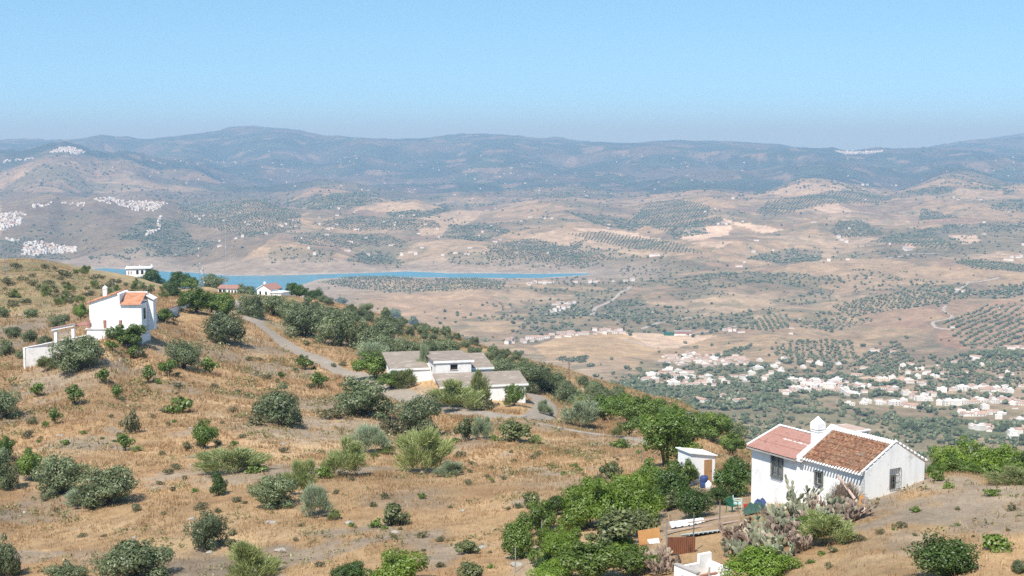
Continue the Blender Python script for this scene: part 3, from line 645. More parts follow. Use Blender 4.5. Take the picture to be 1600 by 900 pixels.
pa.box(LM + .85, LM + 3.3, .52 - 1.75 * c2 - .02, .52 - 1.75 * c2 + .02, -.26 + 1.75 * s2 - .01, -.26 + 1.75 * s2 + .035)
pa.build('mortar_streak', M['worn'], rw)
# chimney and rear parapet
ch = MB(); CX, CY = LM + .62, -1.55
ch.box(CX - .29, CX + .29, CY - .29, CY + .29, -.3, 1.29); ch.box(CX - .325, CX + .325, CY - .325, CY + .325, 1.29, 1.37)
for a in (-1, 1):
    for b in (-1, 1): ch.box(CX + a * .23 - .06, CX + a * .23 + .06, CY + b * .23 - .06, CY + b * .23 + .06, 1.41, 1.42)
ch.box(CX - .07, CX + .07, CY + .22, CY + .29, 1.41, 1.42); ch.box(CX - .29, CX - .22, CY - .07, CY + .07, 1.41, 1.42)
ch.box(CX - .335, CX + .335, CY - .335, CY + .335, 1.42, 1.81)
ch.add([(CX - .325, CY - .325, 1.81), (CX + .325, CY - .325, 1.81), (CX + .325, CY + .325, 1.81), (CX - .325, CY + .325, 1.81), (CX, CY, 2.25)], [(0, 1, 4), (1, 2, 4), (2, 3, 4), (3, 0, 4)])
co = ch.build('chimney', M['clean'], hs); MB().box(CX - .2, CX + .2, CY - .2, CY + .2, 1.42, 1.74).build('flue', M['dark'], co)
rp = MB().box(4.15, 6.1, -4.4, -3.1, -1, 1.28).box(4.05, 6.2, -4.5, -3.0, 1.28, 1.36); rq = rp.build('rear_block', M['wash'], hs); MB().box(4.2, 6.0, -4.35, -3.15, 1.362, 1.40).build('flat_roof', M['planks'], rq)
pf = MB().hexa([(LM - .02, .36, -.36), (LM + .42, .36, -.36), (LM + .42, -2.3, .9), (LM - .02, -2.3, .9)], [(LM - .02, .36, -.0), (LM + .42, .36, -.02), (LM + .42, -2.3, 1.46), (LM - .02, -2.3, 1.52)])
pf.build('roof_parapet', M['wash'], hs)
# windows
wn_ = MB()
for q in ((6.93, 8.02, -1.87, -.43),): wn_.box(q[0], q[0] + .09, .06, .17, q[2], q[3]); wn_.box(q[1] - .09, q[1], .06, .17, q[2], q[3]); wn_.box(q[0], q[1], .06, .17, q[3] - .09, q[3]); wn_.box(q[0], q[1], .06, .2, q[2], q[2] + .09); wn_.box(7.43, 7.5, .0, .07, q[2] + .09, q[3] - .09)
fr = wn_.build('window', M['iron'], hs); MB().box(7.02, 7.93, -.2, -.02, -1.8, -.5).build('pane', M['galv'], fr)
gr = MB(); bars(gr, 6.98, 7.97, -1.82, -.48, .26, 6, 2); gr.build('window_grille', M['iron'], fr)
wn_ = MB(); wn_.box(3.46, 3.54, .0, .1, -1.56, -.68); wn_.box(4.05, 4.13, .0, .1, -1.56, -.68); wn_.box(3.46, 4.13, .0, .1, -.76, -.68); wn_.box(3.46, 4.13, .0, .13, -1.58, -1.5)
fr = wn_.build('window', M['iron'], hs); MB().box(3.52, 4.07, -.28, -.14, -1.52, -.72).build('pane', M['dark'], fr)
gr = MB(); bars(gr, 3.5, 4.1, -1.5, -.72, .16, 4, 2, .016); gr.build('window_grille', M['iron'], fr)
fr = MB().box(.16, .3, gy0 - .02, gy1 + .02, gz0 - .02, gz1 + .02).build('window', M['clean'], hs); MB().box(.12, .158, -2.66, -2.22, gz0 + .02, gz1 - .42).build('shutter', M['wood'], fr); MB().box(.09, .118, -2.6, -2.3, gz0 + .1, gz1 - .52).build('pane', M['dark'], fr)
gr = MB(); bars(gr, gy0 + .02, gy1 - .02, gz0 + .03, gz1 - .03, -.04, 5, 3, .016, 'y'); gr.build('window_grille', M['iron'], fr)
def on_house(x, y, z=None):
    p = Matrix.Rotation(th, 4, 'Z') @ Vector((x, y, 0)); X, Y = Bp[0] + p.x, Bp[1] + p.y
    return (X, Y, gz(X, Y) if z is None else zE + z)
# brushwood, the leaning plank and the clay-coloured slab at the corner
def brush_pile(mb, n, rx, ry, h, seed):
    r = random.Random(seed)
    for k in range(n):
        a = r.uniform(0, 6.28); q = r.random() ** .5; x, y = rx * q * math.cos(a), ry * q * math.sin(a); top = h * (1 - q * q) * r.uniform(.7, 1.1) + .1
        dx, dy = r.uniform(-.5, .5), r.uniform(-.5, .5); mb.tube([(x, y, top * r.uniform(0, .6)), (x + dx * .5, y + dy * .5, top * .9), (x + dx, y + dy, top + r.uniform(-.2, .25))], [.016, .012, .006], 3)
p = on_house(.55, .95); t = tag(empty('brushwood_pile', p, th), 'heap of dry brushwood stacked against the corner of the tiled farmhouse', 'brushwood')
b_ = MB(); brush_pile(b_, 900, 1.25, .85, 1.35, 3); b_.build('twigs', M['brush'], t)
b_ = MB(); b_.tube([(-.9, .2, .3), (.2, -.1, 1.3)], [.09, .07], 7); b_.tube([(.5, .3, .1), (-.3, .0, 1.5)], [.08, .06], 7); b_.tube([(1.1, -.3, 0), (1.05, -.4, 1.0)], [.1, .09], 7); b_.build('log', M['wood'], t)
pl = MB(); pl.M = Matrix.Translation(on_house(1.45, .75, .0)); a = Vector((0, 0, 0)); e = Vector(on_house(-1.15, 1.75)) - Vector(on_house(1.45, .75, .0))
pl.M = None; s0 = Vector(on_house(1.6, .62, -.45)); s1 = Vector(on_house(-1.2, 1.7)) + Vector((0, 0, .05)); n_ = (s1 - s0).normalized(); sd_ = n_.cross(Vector((0, 0, 1))).normalized() * .09; up_ = sd_.cross(n_).normalized() * .025
pl.hexa([s0 - sd_ - up_, s0 + sd_ - up_, s1 + sd_ - up_, s1 - sd_ - up_], [s0 - sd_ + up_, s0 + sd_ + up_, s1 + sd_ + up_, s1 - sd_ + up_])
tag(pl.build('plank', M['planks']), 'long pale plank leaning from the eave down over the brushwood', 'plank')
p = pt(1347, 796, float(hit(1347, 796)[0])); sl = MB(); sl.M = Matrix.Translation((p[0], p[1], gz(p[0], p[1]) - .1)) @ Matrix.Rotation(.25, 4, 'Z') @ Matrix.Rotation(-.2, 4, 'X')
sl.prism([(-.16, 0), (.14, 0), (.24, .38), (.18, .74), (.04, .95), (-.08, .78), (-.2, .4)], 'y', -.05, .05); tag(sl.build('clay_slab', M['orange']), 'upright ochre slab among the cacti by the brushwood heap', 'slab')
# ------------------------------------------------------------------ the shed and the garden
t = root_at('garden_shed', 1098, 753, 105, .42, 'small white shed with pitched flat roof and brown door in the garden', 'shed')
w = MB(); w.prism([(-1.05, -.8), (1.05, -.8), (1.05, 2.0), (-1.05, 2.35)], 'y', 0, 1.9); wall = w.build('wall', M['clean'], t)
MB().hexa([(-1.2, -.14, 2.37), (1.2, -.14, 1.97), (1.2, 2.05, 1.97), (-1.2, 2.05, 2.37)], [(-1.2, -.14, 2.45), (1.2, -.14, 2.05), (1.2, 2.05, 2.05), (-1.2, 2.05, 2.45)]).build('roof', M['clean'], t)
dr = MB().box(.1, .75, -.05, -.004, -.1, 1.75).build('door', M['door'], t); MB().box(.64, .70, -.09, -.051, .85, .95).build('handle', M['iron'], dr)
t = root_at('water_barrel', 1100, 762, None, 0, 'blue plastic water barrel beside the brown shed door', 'barrel')
MB().lathe([(.27, 0), (.3, .1), (.3, .42), (.285, .45), (.3, .48), (.3, .8), (.26, .88), (.24, .88)], 14).build('drum', M['blue_plastic'], t, True)
MB().lathe([(.06, .88), (.06, .93)], 8, (.1, 0)).build('cap', M['blue_plastic'], t)
t = root_at('gas_bottle', 1107, 765, None, 0, 'small white drum standing beside the blue barrel', 'drum'); MB().lathe([(.2, 0), (.24, .05), (.24, .45), (.15, .55), (.08, .57), (.08, .66)], 12).build('body', M['whitesheet'], t, True)
def board(name, px, py, w_, h_, rz, tilt, matl, label, cat, ribs=0, th_=.03, lift=.02, d=None):
    t = root_at(name, px, py, d, rz); t.location.z += lift; b = MB(); b.M = Matrix.Rotation(-tilt, 4, 'X'); b.box(-w_ / 2, w_ / 2, -th_ / 2, th_ / 2, 0, h_)
    for k in range(ribs): x = -w_ / 2 + (k + .5) * w_ / ribs; b.tube([(x, -th_ / 2 - .006, .02), (x, -th_ / 2 - .006, h_ - .02)], w_ / ribs * .22, 4)
    b.M = None; o = b.build(name, matl); o.matrix_world = t.matrix_basis.copy(); bpy.data.objects.remove(t); tag(o, label, cat); return o
board('rusty_sheet', 1064, 866, 1.55, 1.0, .05, -.12, M['rust'], 'rusty corrugated sheet standing upright above the white basin', 'metal sheet', 14)
board('ochre_board', 1016, 850, 1.5, .85, .5, .25, M['orange'], 'ochre board propped among the leaves left of the rusty sheet', 'board', 0, .04)
board('white_board', 1022, 850, .75, .3, .4, .5, M['whitesheet'], 'short white board below the ochre board', 'board')
board('corrugated_sheet', 1076, 822, 2.4, .42, .42, .75, M['whitesheet'], 'long white sheet leaning on the garden slope near the dark green bush', 'board', 5)
board('blue_grey_sheet', 1094, 833, 2.8, .95, .40, -1.25, M['blue_sheet'], 'blue grey sheet lying flat between the white panel and rusty sheet', 'sheet', 9)
for px, py, w_, rz, lb in ((1090, 824, 4.6, .45, 'lower long pale timber plank lying across the garden'), (1118, 811, 4.2, .5, 'upper long pale timber plank lying towards the farmhouse wall'), (1140, 817, 1.2, .5, 'short pale timber offcut beside the cactus thicket')):
    board('timber', px, py, w_, .22, rz, -1.4, M['planks'], lb, 'timber', 0, .06, .06)
def chair(px, py, rz, matl, label):
    t = root_at('garden_chair', px, py, None, rz, label, 'chair', None)
    MB().box(-.25, .25, -.25, .22, .40, .44).build('seat', matl, t)
    b = MB(); b.M = Matrix.Translation((0, .22, .42)) @ Matrix.Rotation(-.22, 4, 'X')
    for x in (-.2, -.1, 0, .1, .2): b.box(x - .04, x + .04, -.015, .015, 0, .42)
    b.box(-.25, .25, -.02, .02, .40, .47); b.build('backrest', matl, t)
    for s in (-1, 1):
        MB().hexa([(s * .27 - .025, -.27, .62), (s * .27 + .025, -.27, .62), (s * .27 + .025, .26, .64), (s * .27 - .025, .26, .64)], [(s * .27 - .025, -.27, .65), (s * .27 + .025, -.27, .65), (s * .27 + .025, .26, .67), (s * .27 - .025, .26, .67)]).build('armrest', matl, t)
        for q in (-1, 1): MB().tube([(s * .27, q * .26, -.02), (s * .25, q * .22, .63)], .025, 5).build('leg', matl, t)
chair(1144, 800, .6, M['green_plastic'], 'dark green plastic garden chair among the clutter by the farmhouse')
chair(1153, 796, 1.4, M['pale_plastic'], 'pale turquoise plastic garden chair beside the dark green one')
t = root_at('red_crate', 1169, 798, None, .4, 'red plastic crate beside the dark tarpaulin', 'crate')
b = MB(); b.box(-.22, .22, -.16, .16, 0, .03)
for s in (-1, 1): b.box(s * .22 - .012, s * .22 + .012, -.16, .16, .03, .42); b.box(-.21, .21, s * .16 - .012, s * .16 + .012, .03, .42)
b.build('box', M['red_plastic'], t); MB().box(-.2, .2, -.14, .14, .3, .36).build('contents', M['red_plastic'], t)
def cloth(name, px, py, rx, ry, h, matl, label, cat, seed):
    r = np.random.RandomState(seed); n = 16; a, b = np.meshgrid(np.linspace(-1, 1, n), np.linspace(-1, 1, n)); z = h * np.clip(1 - (np.abs(a) ** 2.4 + np.abs(b) ** 2.4) / 1.4, 0, 1) * (1 + .5 * fbm(a * 2 + seed, b * 2, 3, seed)) + .02
    i = np.arange(n * n).reshape(n, n); q = np.stack([i[:-1, :-1], i[:-1, 1:], i[1:, 1:], i[1:, :-1]], -1).reshape(-1, 4)
    o = np_mesh(name, np.stack([a * rx, b * ry, z], -1).reshape(-1, 3), q, matl); d = float(hit(px, py)[0]); x, y, _ = pt(px, py, d); o.location = (x, y, gz(x, y)); tag(o, label, cat)
cloth('tarpaulin', 1181, 802, .8, .5, .55, M['tarp'], 'crumpled dark green tarpaulin heap below the farmhouse wall', 'tarpaulin', 3)
cloth('blue_cover', 1188, 794, .45, .35, .5, M['blue_plastic'], 'faded blue plastic cover beside the green tarpaulin', 'cover', 5)
# garden fence posts
for k, (px, py, h, lb) in enumerate(((1124, 826, 1.7, 'dark fence post right of the blue grey sheet'), (1083, 862, 2.2, 'tall dark fence post at the right edge of the rusty sheet'), (1041, 858, 1.7, 'pale fence post at the left edge of the rusty sheet'), (967, 757, 1.2, 'dark fence post behind the hedge near the dry slope'), (933, 760, 1.1, 'leftmost dark fence post behind the hedge'), (1002, 724, 1.3, 'dark post standing below the big green tree'), (887, 822, 1.6, 'thin post left of the vivid hedge'), (846, 850, 1.5, 'thin post by the leafy tree at the slope foot'), (805, 895, 1.6, 'thin post at the bottom left end of the garden'))):
    t = root_at('fence_post', px, py, None, 0, lb, 'fence post'); MB().tube([(0, 0, -.3), (.02, 0, h)], .035, 6).build('post', M['iron'] if 'dark' in lb else M['galv'], t); MB().tube([(.02, 0, h), (.02, 0, h + .03)], .045, 6).build('cap', M['rust'], t)
# the roofless white basin at the bottom
t = root_at('white_basin', 1104, 899, 70.5, .55, 'roofless white walled basin with a stepped wall and thin grey pipe', 'basin')
wl = MB(); wl.box(-1.15, -.95, -.6, 1.2, -1.0, .62).box(-.94, 1.15, 1.0, 1.2, -1.0, .5).box(.35, 1.15, 1.001, 1.199, .5, .95).box(.95, 1.15, -.6, .99, -1, .52).box(-.94, .94, -.6, -.42, -1, .28).build('wall', M['clean'], t)
MB().box(-1.19, -.91, -.64, 1.21, .622, .68).build('coping', M['kerb'], t); MB().box(-.94, .94, -.41, .99, -.9, -.25).build('floor', M['clean'], t); MB().box(-.94, .94, .25, .4, -.25, .12).build('partition', M['brick'], t)
MB().tube([(.1, -.1, -.3), (.1, -.1, .62)], .05, 8).build('pipe', M['kerb'], t)
# ================================================================== the abandoned flat-roofed building
t = empty('abandoned_building', pt(681, 597, 213), .24); t.location.z = pt(681, 597, 213)[2]
tag(t, 'abandoned white building with four flat grey concrete slab roofs beside the lane', 'building')
sc_ = 10.43
def slab(x0, x1, y0, y1, z, th_=.22, drop=0.):
    r = MB().hexa([(x0, y0, z - drop), (x1, y0, z - drop), (x1, y1, z), (x0, y1, z)], [(x0, y0, z + th_ - drop), (x1, y0, z + th_ - drop), (x1, y1, z + th_), (x0, y1, z + th_)]).build('roof', M['concrete'], t)
    MB().hexa([(x0 - .03, y0 - .06, z - .12 - drop), (x1 + .03, y0 - .06, z - .12 - drop), (x1 + .03, y0 - .005, z - .12 - drop), (x0 - .03, y0 - .005, z - .12 - drop)], [(x0 - .03, y0 - .06, z + th_ - .03 - drop), (x1 + .03, y0 - .06, z + th_ - .03 - drop), (x1 + .03, y0 - .005, z + th_ - .03 - drop), (x0 - .03, y0 - .005, z + th_ - .03 - drop)]).build('fascia', M['clean'], r)
w = MB()                                              # upper block, window opening in its front
wall_with_hole(w, 0, 5.5, -2.2, 3.05, 0, .25, 2.25, 3.4, 1.75, 2.6); w.box(0, .25, .25, 9.2, -2.2, 3.05); w.box(5.25, 5.5, .25, 9.2, -2.2, 3.05); w.box(.25, 5.25, 8.95, 9.2, -2.2, 3.05); w.build('wall', M['worn'], t)
wi = MB().box(2.2, 3.45, .26, .3, 1.7, 2.65).build('window', M['dark'], t); MB().box(2.2, 3.45, -.06, .0, 1.66, 1.75).build('sill', M['brick'], wi)
slab(-.35, 5.9, -.13, 9.5, 3.06, .24, .06)
def leanto(x0, x1, y0, y1, zb, zf, low): MB().hexa([(x0, y0, low), (x1, y0, low), (x1, y1, low), (x0, y1, low)], [(x0, y0, zf), (x1, y0, zf), (x1, y1, zb), (x0, y1, zb)]).build('wall', M['clean'], t)
leanto(5.51, 9.2, 2.7, 9.6, 2.35, 1.35, -2.5); leanto(-5.9, -.02, 3.5, 10.6, 2.75, 1.45, -3)
slab(5.52, 9.6, 2.3, 10.2, 2.5, .2, 1.1); slab(-6.5, -.36, 3.4, 11.4, 2.95, .2, 1.42)
leanto(.4, 12.6, -5.6, -.36, .95, .0, -3.4)
slab(-.5, 13.0, -5.74, -.07, 1.12, .2, 1.05)
MB().box(.34, .395, -3.6, -1.6, -.6, .1).build('window', M['dark'], t); MB().box(.02 - .06, -.005, 3.2, 4.2, 1.2, 1.75).build('window', M['dark'], t)
# ================================================================== the house with the terrace at the left
D0 = 217.; t = empty('terraced_house', pt(181, 510, D0), .0); tag(t, 'white two storey house with orange tile roofs above a walled terrace', 'house')
k_ = F / D0
def lx(px): return (px - 181) / k_ * 1.0
def lz(py): return (510 - py) / k_ * 1.0
X0, X1 = lx(140), lx(222)
w = MB(); w.prism([(X0, -4.2), (X1, -4.2), (X1, lz(475)), (lx(188), lz(475)), (lx(188), lz(459)), (lx(184), lz(457.5)), (X0, lz(472.5))], 'y', 0, 5.2); w.build('wall', M['clean'], t)
def slope_roof(a, b, y0, y1, th_=.16, ov=.0):
    (xa, za), (xb, zb) = a, b
    return MB().hexa([(xa, y0, za), (xb, y0, zb), (xb, y1, zb), (xa, y1, za)], [(xa, y0, za + th_), (xb, y0, zb + th_), (xb, y1, zb + th_), (xa, y1, za + th_)])
L_ = math.hypot(lx(184) - lx(136), lz(457) - lz(473)); e1_ = ((lx(184) - lx(136)) / L_, (lz(457) - lz(473)) / L_)
r_ = tiles('roof', M['newtile'], t, -.25, 5.5, L_, lambda x, s, h: (lx(136) + s * e1_[0] - h * e1_[1], x, lz(473.5) + s * e1_[1] + h * e1_[0] + .1), .3, .5, .05)
MB().hexa([(lx(136), -.25, lz(473.5)), (lx(184), -.25, lz(457.8)), (lx(184), 5.5, lz(457.8)), (lx(136), 5.5, lz(473.5))], [(lx(136), -.25, lz(473.5) + .12), (lx(184), -.25, lz(457.8) + .12), (lx(184), 5.5, lz(457.8) + .12), (lx(136), 5.5, lz(473.5) + .12)]).build('roof_edge', M['newtile'], r_)
sl3 = math.hypot(4.2, 1.5); r_ = tiles('roof', M['newtile'], t, lx(188.5), lx(221), sl3, lambda x, s, h: (x, -.35 + s * 4.2 / sl3 - h * .3, lz(476) + s * 1.5 / sl3 + h), .3, .5, .05)
MB().box(lx(188), lx(222), 3.9, 4.1, lz(476) + .5, lz(459)).build('parapet', M['clean'], r_)
MB().prism([(lx(222) + .01, -1.0), (lx(232), -1.0), (lx(232), lz(470)), (lx(222) + .01, lz(466))], 'y', 3.4, 5.1).build('side_room', M['clean'], t)
MB().hexa([(lx(221), 3.1, lz(465)), (lx(234), 3.1, lz(472)), (lx(234), 5.4, lz(472)), (lx(221), 5.4, lz(465))], [(lx(221), 3.1, lz(463.6)), (lx(234), 3.1, lz(470.4)), (lx(234), 5.4, lz(470.4)), (lx(221), 5.4, lz(463.6))]).build('porch_roof', M['clean'], t)
c_ = MB(); cx_ = lx(161.5); c_.box(cx_ - .3, cx_ + .3, 1.2, 1.8, lz(470), lz(452.5)); c_.box(cx_ - .38, cx_ + .38, 1.12, 1.88, lz(452.5), lz(451.5)); c_.box(cx_ - .26, cx_ + .26, 1.24, 1.76, lz(451.5), lz(450)); c_.add([(cx_ - .34, 1.16, lz(450)), (cx_ + .34, 1.16, lz(450)), (cx_ + .34, 1.84, lz(450)), (cx_ - .34, 1.84, lz(450)), (cx_, 1.5, lz(446.5))], [(0, 1, 4), (1, 2, 4), (2, 3, 4), (3, 0, 4), (3, 2, 1, 0)]); c_.build('chimney', M['clean'], t)
MB().box(X1 + .002, X1 + .05, 1.2, 2.3, lz(500), lz(483)).build('door', M['dark'], t); MB().box(X0 - .05, X0 - .004, 1.5, 2.5, lz(497), lz(485)).build('window', M['dark'], t)
# the base in front with its balustrade
bz = MB(); bz.box(lx(143), lx(205), -2.6, -.004, -7, lz(511)); b_o = bz.build('balcony_base', M['clean'], t); MB().box(lx(141), lx(206), -2.75, -.004, lz(511) + .002, lz(510)).build('ledge', M['clean'], b_o)
for px in (146, 171, 195.5): MB().box(lx(px) - .2, lx(px) + .2, -2.6, -2.2, lz(510) + .003, lz(497)).build('brick_pillar', M['brick'], b_o)
rl = MB()
for a, b in ((148, 169), (173, 193.5)): rl.tube([(lx(a), -2.4, lz(499.5)), (lx(b), -2.4, lz(499.5))], .04, 5); [rl.tube([(lx(a + (b - a) * i / 9), -2.4, lz(510)), (lx(a + (b - a) * i / 9), -2.4, lz(499.5))], .018, 4) for i in range(1, 9)]
rl.build('railing', M['clean'], b_o)
MB().box(lx(124), lx(143) - .01, -2.3, 1.4, lz(506.5), lz(504.5)).build('side_deck', M['brick'], b_o)
# walled terrace
D1 = 209.; t = empty('walled_terrace', pt(60, 545, D1), 0); tag(t, 'long white retaining wall holding up a terrace left of the big olive', 'terrace')
k1 = F / D1
def mx_(px): return (px - 60) / k1
def mz_(py): return (545 - py) / k1
MB().hexa([(mx_(35.5), 0, mz_(590)), (mx_(110), 2.2, mz_(590)), (mx_(110), 2.5, mz_(590)), (mx_(35.5), .3, mz_(590))], [(mx_(35.5), 0, mz_(545)), (mx_(110), 2.2, mz_(543.5)), (mx_(110), 2.5, mz_(543.5)), (mx_(35.5), .3, mz_(545))]).build('front_wall', M['worn'], t)
LP = [(35.5, 0), (48, 4), (62, 9), (86, 16), (116, 23)]
w = MB(); cp = MB()
for (a, ya), (b, yb) in zip(LP, LP[1:]):
    za, zb = 0.05 - ya * .018, .05 - yb * .018; xa, xb = mx_(a) * (1), mx_(b)
    w.hexa([(xa, ya, -4), (xa + .3, ya, -4), (xb + .3, yb, -4), (xb, yb, -4)], [(xa, ya, za), (xa + .3, ya, za), (xb + .3, yb, zb), (xb, yb, zb)]); cp.hexa([(xa - .06, ya, za + .002), (xa + .36, ya, za + .002), (xb + .36, yb, zb + .002), (xb - .06, yb, zb + .002)], [(xa - .06, ya, za + .09), (xa + .36, ya, za + .09), (xb + .36, yb, zb + .09), (xb - .06, yb, zb + .09)])
w.build('side_wall', M['worn'], t); cp.build('coping', M['clean'], t)
MB().prism([(mx_(37), .31), (mx_(110), 2.51), (mx_(128), 20), (mx_(116), 22.9), (mx_(87), 16), (mx_(63), 9), (mx_(49.5), 4)], 'z', -3.9, -.85).build('terrace_floor', M['planks'], t)
D2 = 214.; t = empty('pergola_gate', pt(100, 530, D2), .0); tag(t, 'white gateway with a red tiled top on the terrace', 'gateway'); k2 = F / D2
def g(px): return (px - 100) / k2
for px in (87.5, 115): MB().box(g(px) - .22, g(px) + .22, -.22, .22, -1.2, 1.75).build('post', M['clean'], t)
MB().hexa([(g(82), -.45, 1.35), (g(117.5), -.45, 2.05), (g(117.5), .45, 2.05), (g(82), .45, 1.35)], [(g(82), -.45, 1.7), (g(117.5), -.45, 2.4), (g(117.5), .45, 2.4), (g(82), .45, 1.7)]).build('beam', M['clean'], t)
Lg = g(118.5) - g(80.5); tiles('roof', M['redtile'], t, -.6, .6, Lg * 1.02, lambda x, s, h: (g(80.5) + s / 1.02, x, 1.70 + s * .187 + h), .3, .45, .04)
rl = MB(); rl.tube([(g(90), 0, .95), (g(113), 0, 1.35)], .03, 5); rl.tube([(g(90), 0, -.2), (g(113), 0, .2)], .03, 5)
for i in range(12): x = g(90) + (g(113) - g(90)) * i / 11; rl.tube([(x, 0, -.2 + .4 * i / 11), (x, 0, .95 + .4 * i / 11)], .018, 4)
rl.build('railing', M['clean'], t)
t = empty('garden_wall', pt(240, 497, 228), 0); tag(t, 'white wall with red tile coping climbing from the terraced house to the lane', 'wall')
w = MB(); cp = MB(); pp = [(a, b, float(hit(a, b)[0])) for a, b in ((226, 507), (245, 503), (262, 495), (280, 487), (297, 481))]; t.location = pt(*pp[0]); o0 = Vector(t.location)
for a, b in zip(pp, pp[1:]):
    A_, B_ = Vector(pt(*a)) - o0, Vector(pt(*b)) - o0
    w.hexa([A_ + Vector((0, 0, -1)), B_ + Vector((0, 0, -1)), B_ + Vector((-.1, .3, -1)), A_ + Vector((-.1, .3, -1))], [A_ + Vector((0, 0, 1.3)), B_ + Vector((0, 0, 1.3)), B_ + Vector((-.1, .3, 1.3)), A_ + Vector((-.1, .3, 1.3))])
    cp.hexa([A_ + Vector((.03, -.1, 1.302)), B_ + Vector((.03, -.1, 1.302)), B_ + Vector((-.15, .45, 1.302)), A_ + Vector((-.15, .45, 1.302))], [A_ + Vector((.03, -.1, 1.42)), B_ + Vector((.03, -.1, 1.42)), B_ + Vector((-.15, .45, 1.42)), A_ + Vector((-.15, .45, 1.42))])
w.build('wall', M['clean'], t); cp.build('coping', M['redtile'], t)
# the parked car seen beyond that wall
t = empty('parked_car', pt(262, 481, 262), -.25); t.location.z = gz(t.location.x, t.location.y); tag(t, 'dark car parked behind the white wall beside the terraced house', 'car')
b = MB(); b.prism([(-2, .3), (2, .3), (2.05, .62), (1.95, .82), (1.1, .92), (-1.85, .95), (-2.05, .65)], 'y', -.83, .83); b.build('body', M['carpaint'], t, False)
MB().prism([(1.0, .90), (.35, 1.42), (-1.0, 1.45), (-1.75, .94)], 'y', -.72, .72).build('cabin', M['glass'], t); MB().prism([(.30, 1.42), (-.98, 1.45), (-.9, 1.5), (.2, 1.48)], 'y', -.70, .70).build('roof_panel', M['carpaint'], t)
for x in (-1.25, 1.3):
    for y in (-.82, .82): o = MB().tube([(x, y - .1, .32), (x, y + .1, .32)], .32, 14).build('wheel', M['tyre'], t); MB().tube([(x, y - .115, .32), (x, y + .115, .32)], .18, 10).build('rim', M['galv'], o)
for y in (-.6, .6): MB().box(1.98, 2.06, y - .16, y + .16, .6, .72).build('headlight', M['whitesheet'], t)
# ================================================================== houses on the ridge
def arch_openings(mb, xs, y, z0, w_, h_, n=8):
    for x in xs:
        p = [(x - w_ / 2, z0), (x + w_ / 2, z0)] + [(x + w_ / 2 * math.cos(a), z0 + h_ - w_ / 2 + w_ / 2 * math.sin(a)) for a in [math.pi * i / n for i in range(n + 1)]]
        mb.prism(p, 'y', y - .04, y + .02)
D3 = 600.; t = empty('ridge_villa', pt(215, 438, D3), .12); tag(t, 'white two storey villa with arched windows and rooftop pinnacles before the lake', 'house'); k3 = F / D3
MB().box(-4.6, 3.3, 0, 7, -3, 5.0).box(3.3, 5.5, 1.5, 7, -3, 5.0).build('wall', M['clean'], t); MB().box(-5.1, 5.8, -.5, 7.4, 5.0, 5.35).build('roof', M['clean'], t)
w = MB(); arch_openings(w, (.0, 2.0), -.0, 2.6, .95, 1.7)
for i, x in enumerate((0., 2.)): q = MB(); arch_openings(q, (x,), -.0, 2.6, 1.0, 1.8); q.build('window', M['dark'], t)
for x in (-3.6, -2.6): MB().box(x - .15, x + .15, -.05, .01, 2.5, 3.9).build('window', M['dark'], t)
bl = MB(); bl.box(3.31, 6.6, -.6, 1.45, 1.9, 2.1); bo = bl.build('balcony', M['clean'], t)
for x in (4.4, 5.3): q = MB(); arch_openings(q, (x,), 1.45, 2.6, .9, 1.9); q.build('window', M['dark'], t)
q = MB(); bars(q, 3.4, 6.5, 2.1, 2.95, -.5, 10, 1, .03); q.build('railing', M['clean'], bo); MB().box(3.9, 5.0, 1.42, 1.49, -1, 1.6).build('door', M['dark'], t)
for x, y in ((-4.3, .2), (-1, .2), (2, .2), (5.2, .2), (5.2, 6.5), (0.6, 3)): MB().lathe([(.28, 5.35), (.28, 5.75), (.36, 5.8), (.18, 5.95), (.02, 6.3)], 8, (x, y)).build('pinnacle', M['clean'], t)
D4 = 470.; t = empty('arcade_house', pt(340, 461, D4), -.25); tag(t, 'low house with a white arcade and pale clay roof beneath the tall mast', 'house')
MB().box(.2, 7.2, 0, 4.5, -2, 2.3).build('wall', M['clean'], t)
for x in (1.0, 2.45): q = MB(); arch_openings(q, (x,), -.002, .3, 1.1, 1.7); q.build('arch', M['dark'], t)
for x in (4.2, 5.3, 6.4): MB().box(x - .3, x + .3, -.04, .01, .6, 1.7).build('window', M['dark'], t)
tiles('roof', M['redtile'], t, -.1, 7.5, 2.9, lambda x, s, h: (x, -.4 + s * .94, 2.25 + s * .32 + h), .35, .6, .05); MB().hexa([(-.1, 2.3, 3.2), (7.5, 2.3, 3.2), (7.5, 4.9, 2.3), (-.1, 4.9, 2.3)], [(-.1, 2.3, 3.3), (7.5, 2.3, 3.3), (7.5, 4.9, 2.4), (-.1, 4.9, 2.4)]).build('roof', M['redtile'], t)
D5 = 450.; t = empty('crest_house', pt(402, 464, D5), -.45); tag(t, 'white house with pitched roofs peeping over the olive trees by the lake', 'house')
MB().prism([(0, -3), (5.2, -3), (5.2, 2.6), (2.6, 4.0), (0, 2.6)], 'y', 0, 6).box(5.2, 9.5, -.4, 4, -4, 1.7).build('wall', M['clean'], t)
for s in (0, 1):
    a = (-.3, 2.45) if s == 0 else (5.5, 2.45); MB().hexa([(a[0], -.3, a[1]), (2.6, -.3, 4.02), (2.6, 6.3, 4.02), (a[0], 6.3, a[1])], [(a[0], -.3, a[1] + .15), (2.6, -.3, 4.17), (2.6, 6.3, 4.17), (a[0], 6.3, a[1] + .15)]).build('roof', M['redtile'] if s else M['clean'], t)
MB().box(5.1, 9.8, -.7, 4.3, 1.72, 1.95).build('roof', M['clean'], t); MB().box(1.1, 1.7, 2, 2.6, 3, 4.7).build('chimney', M['clean'], t)
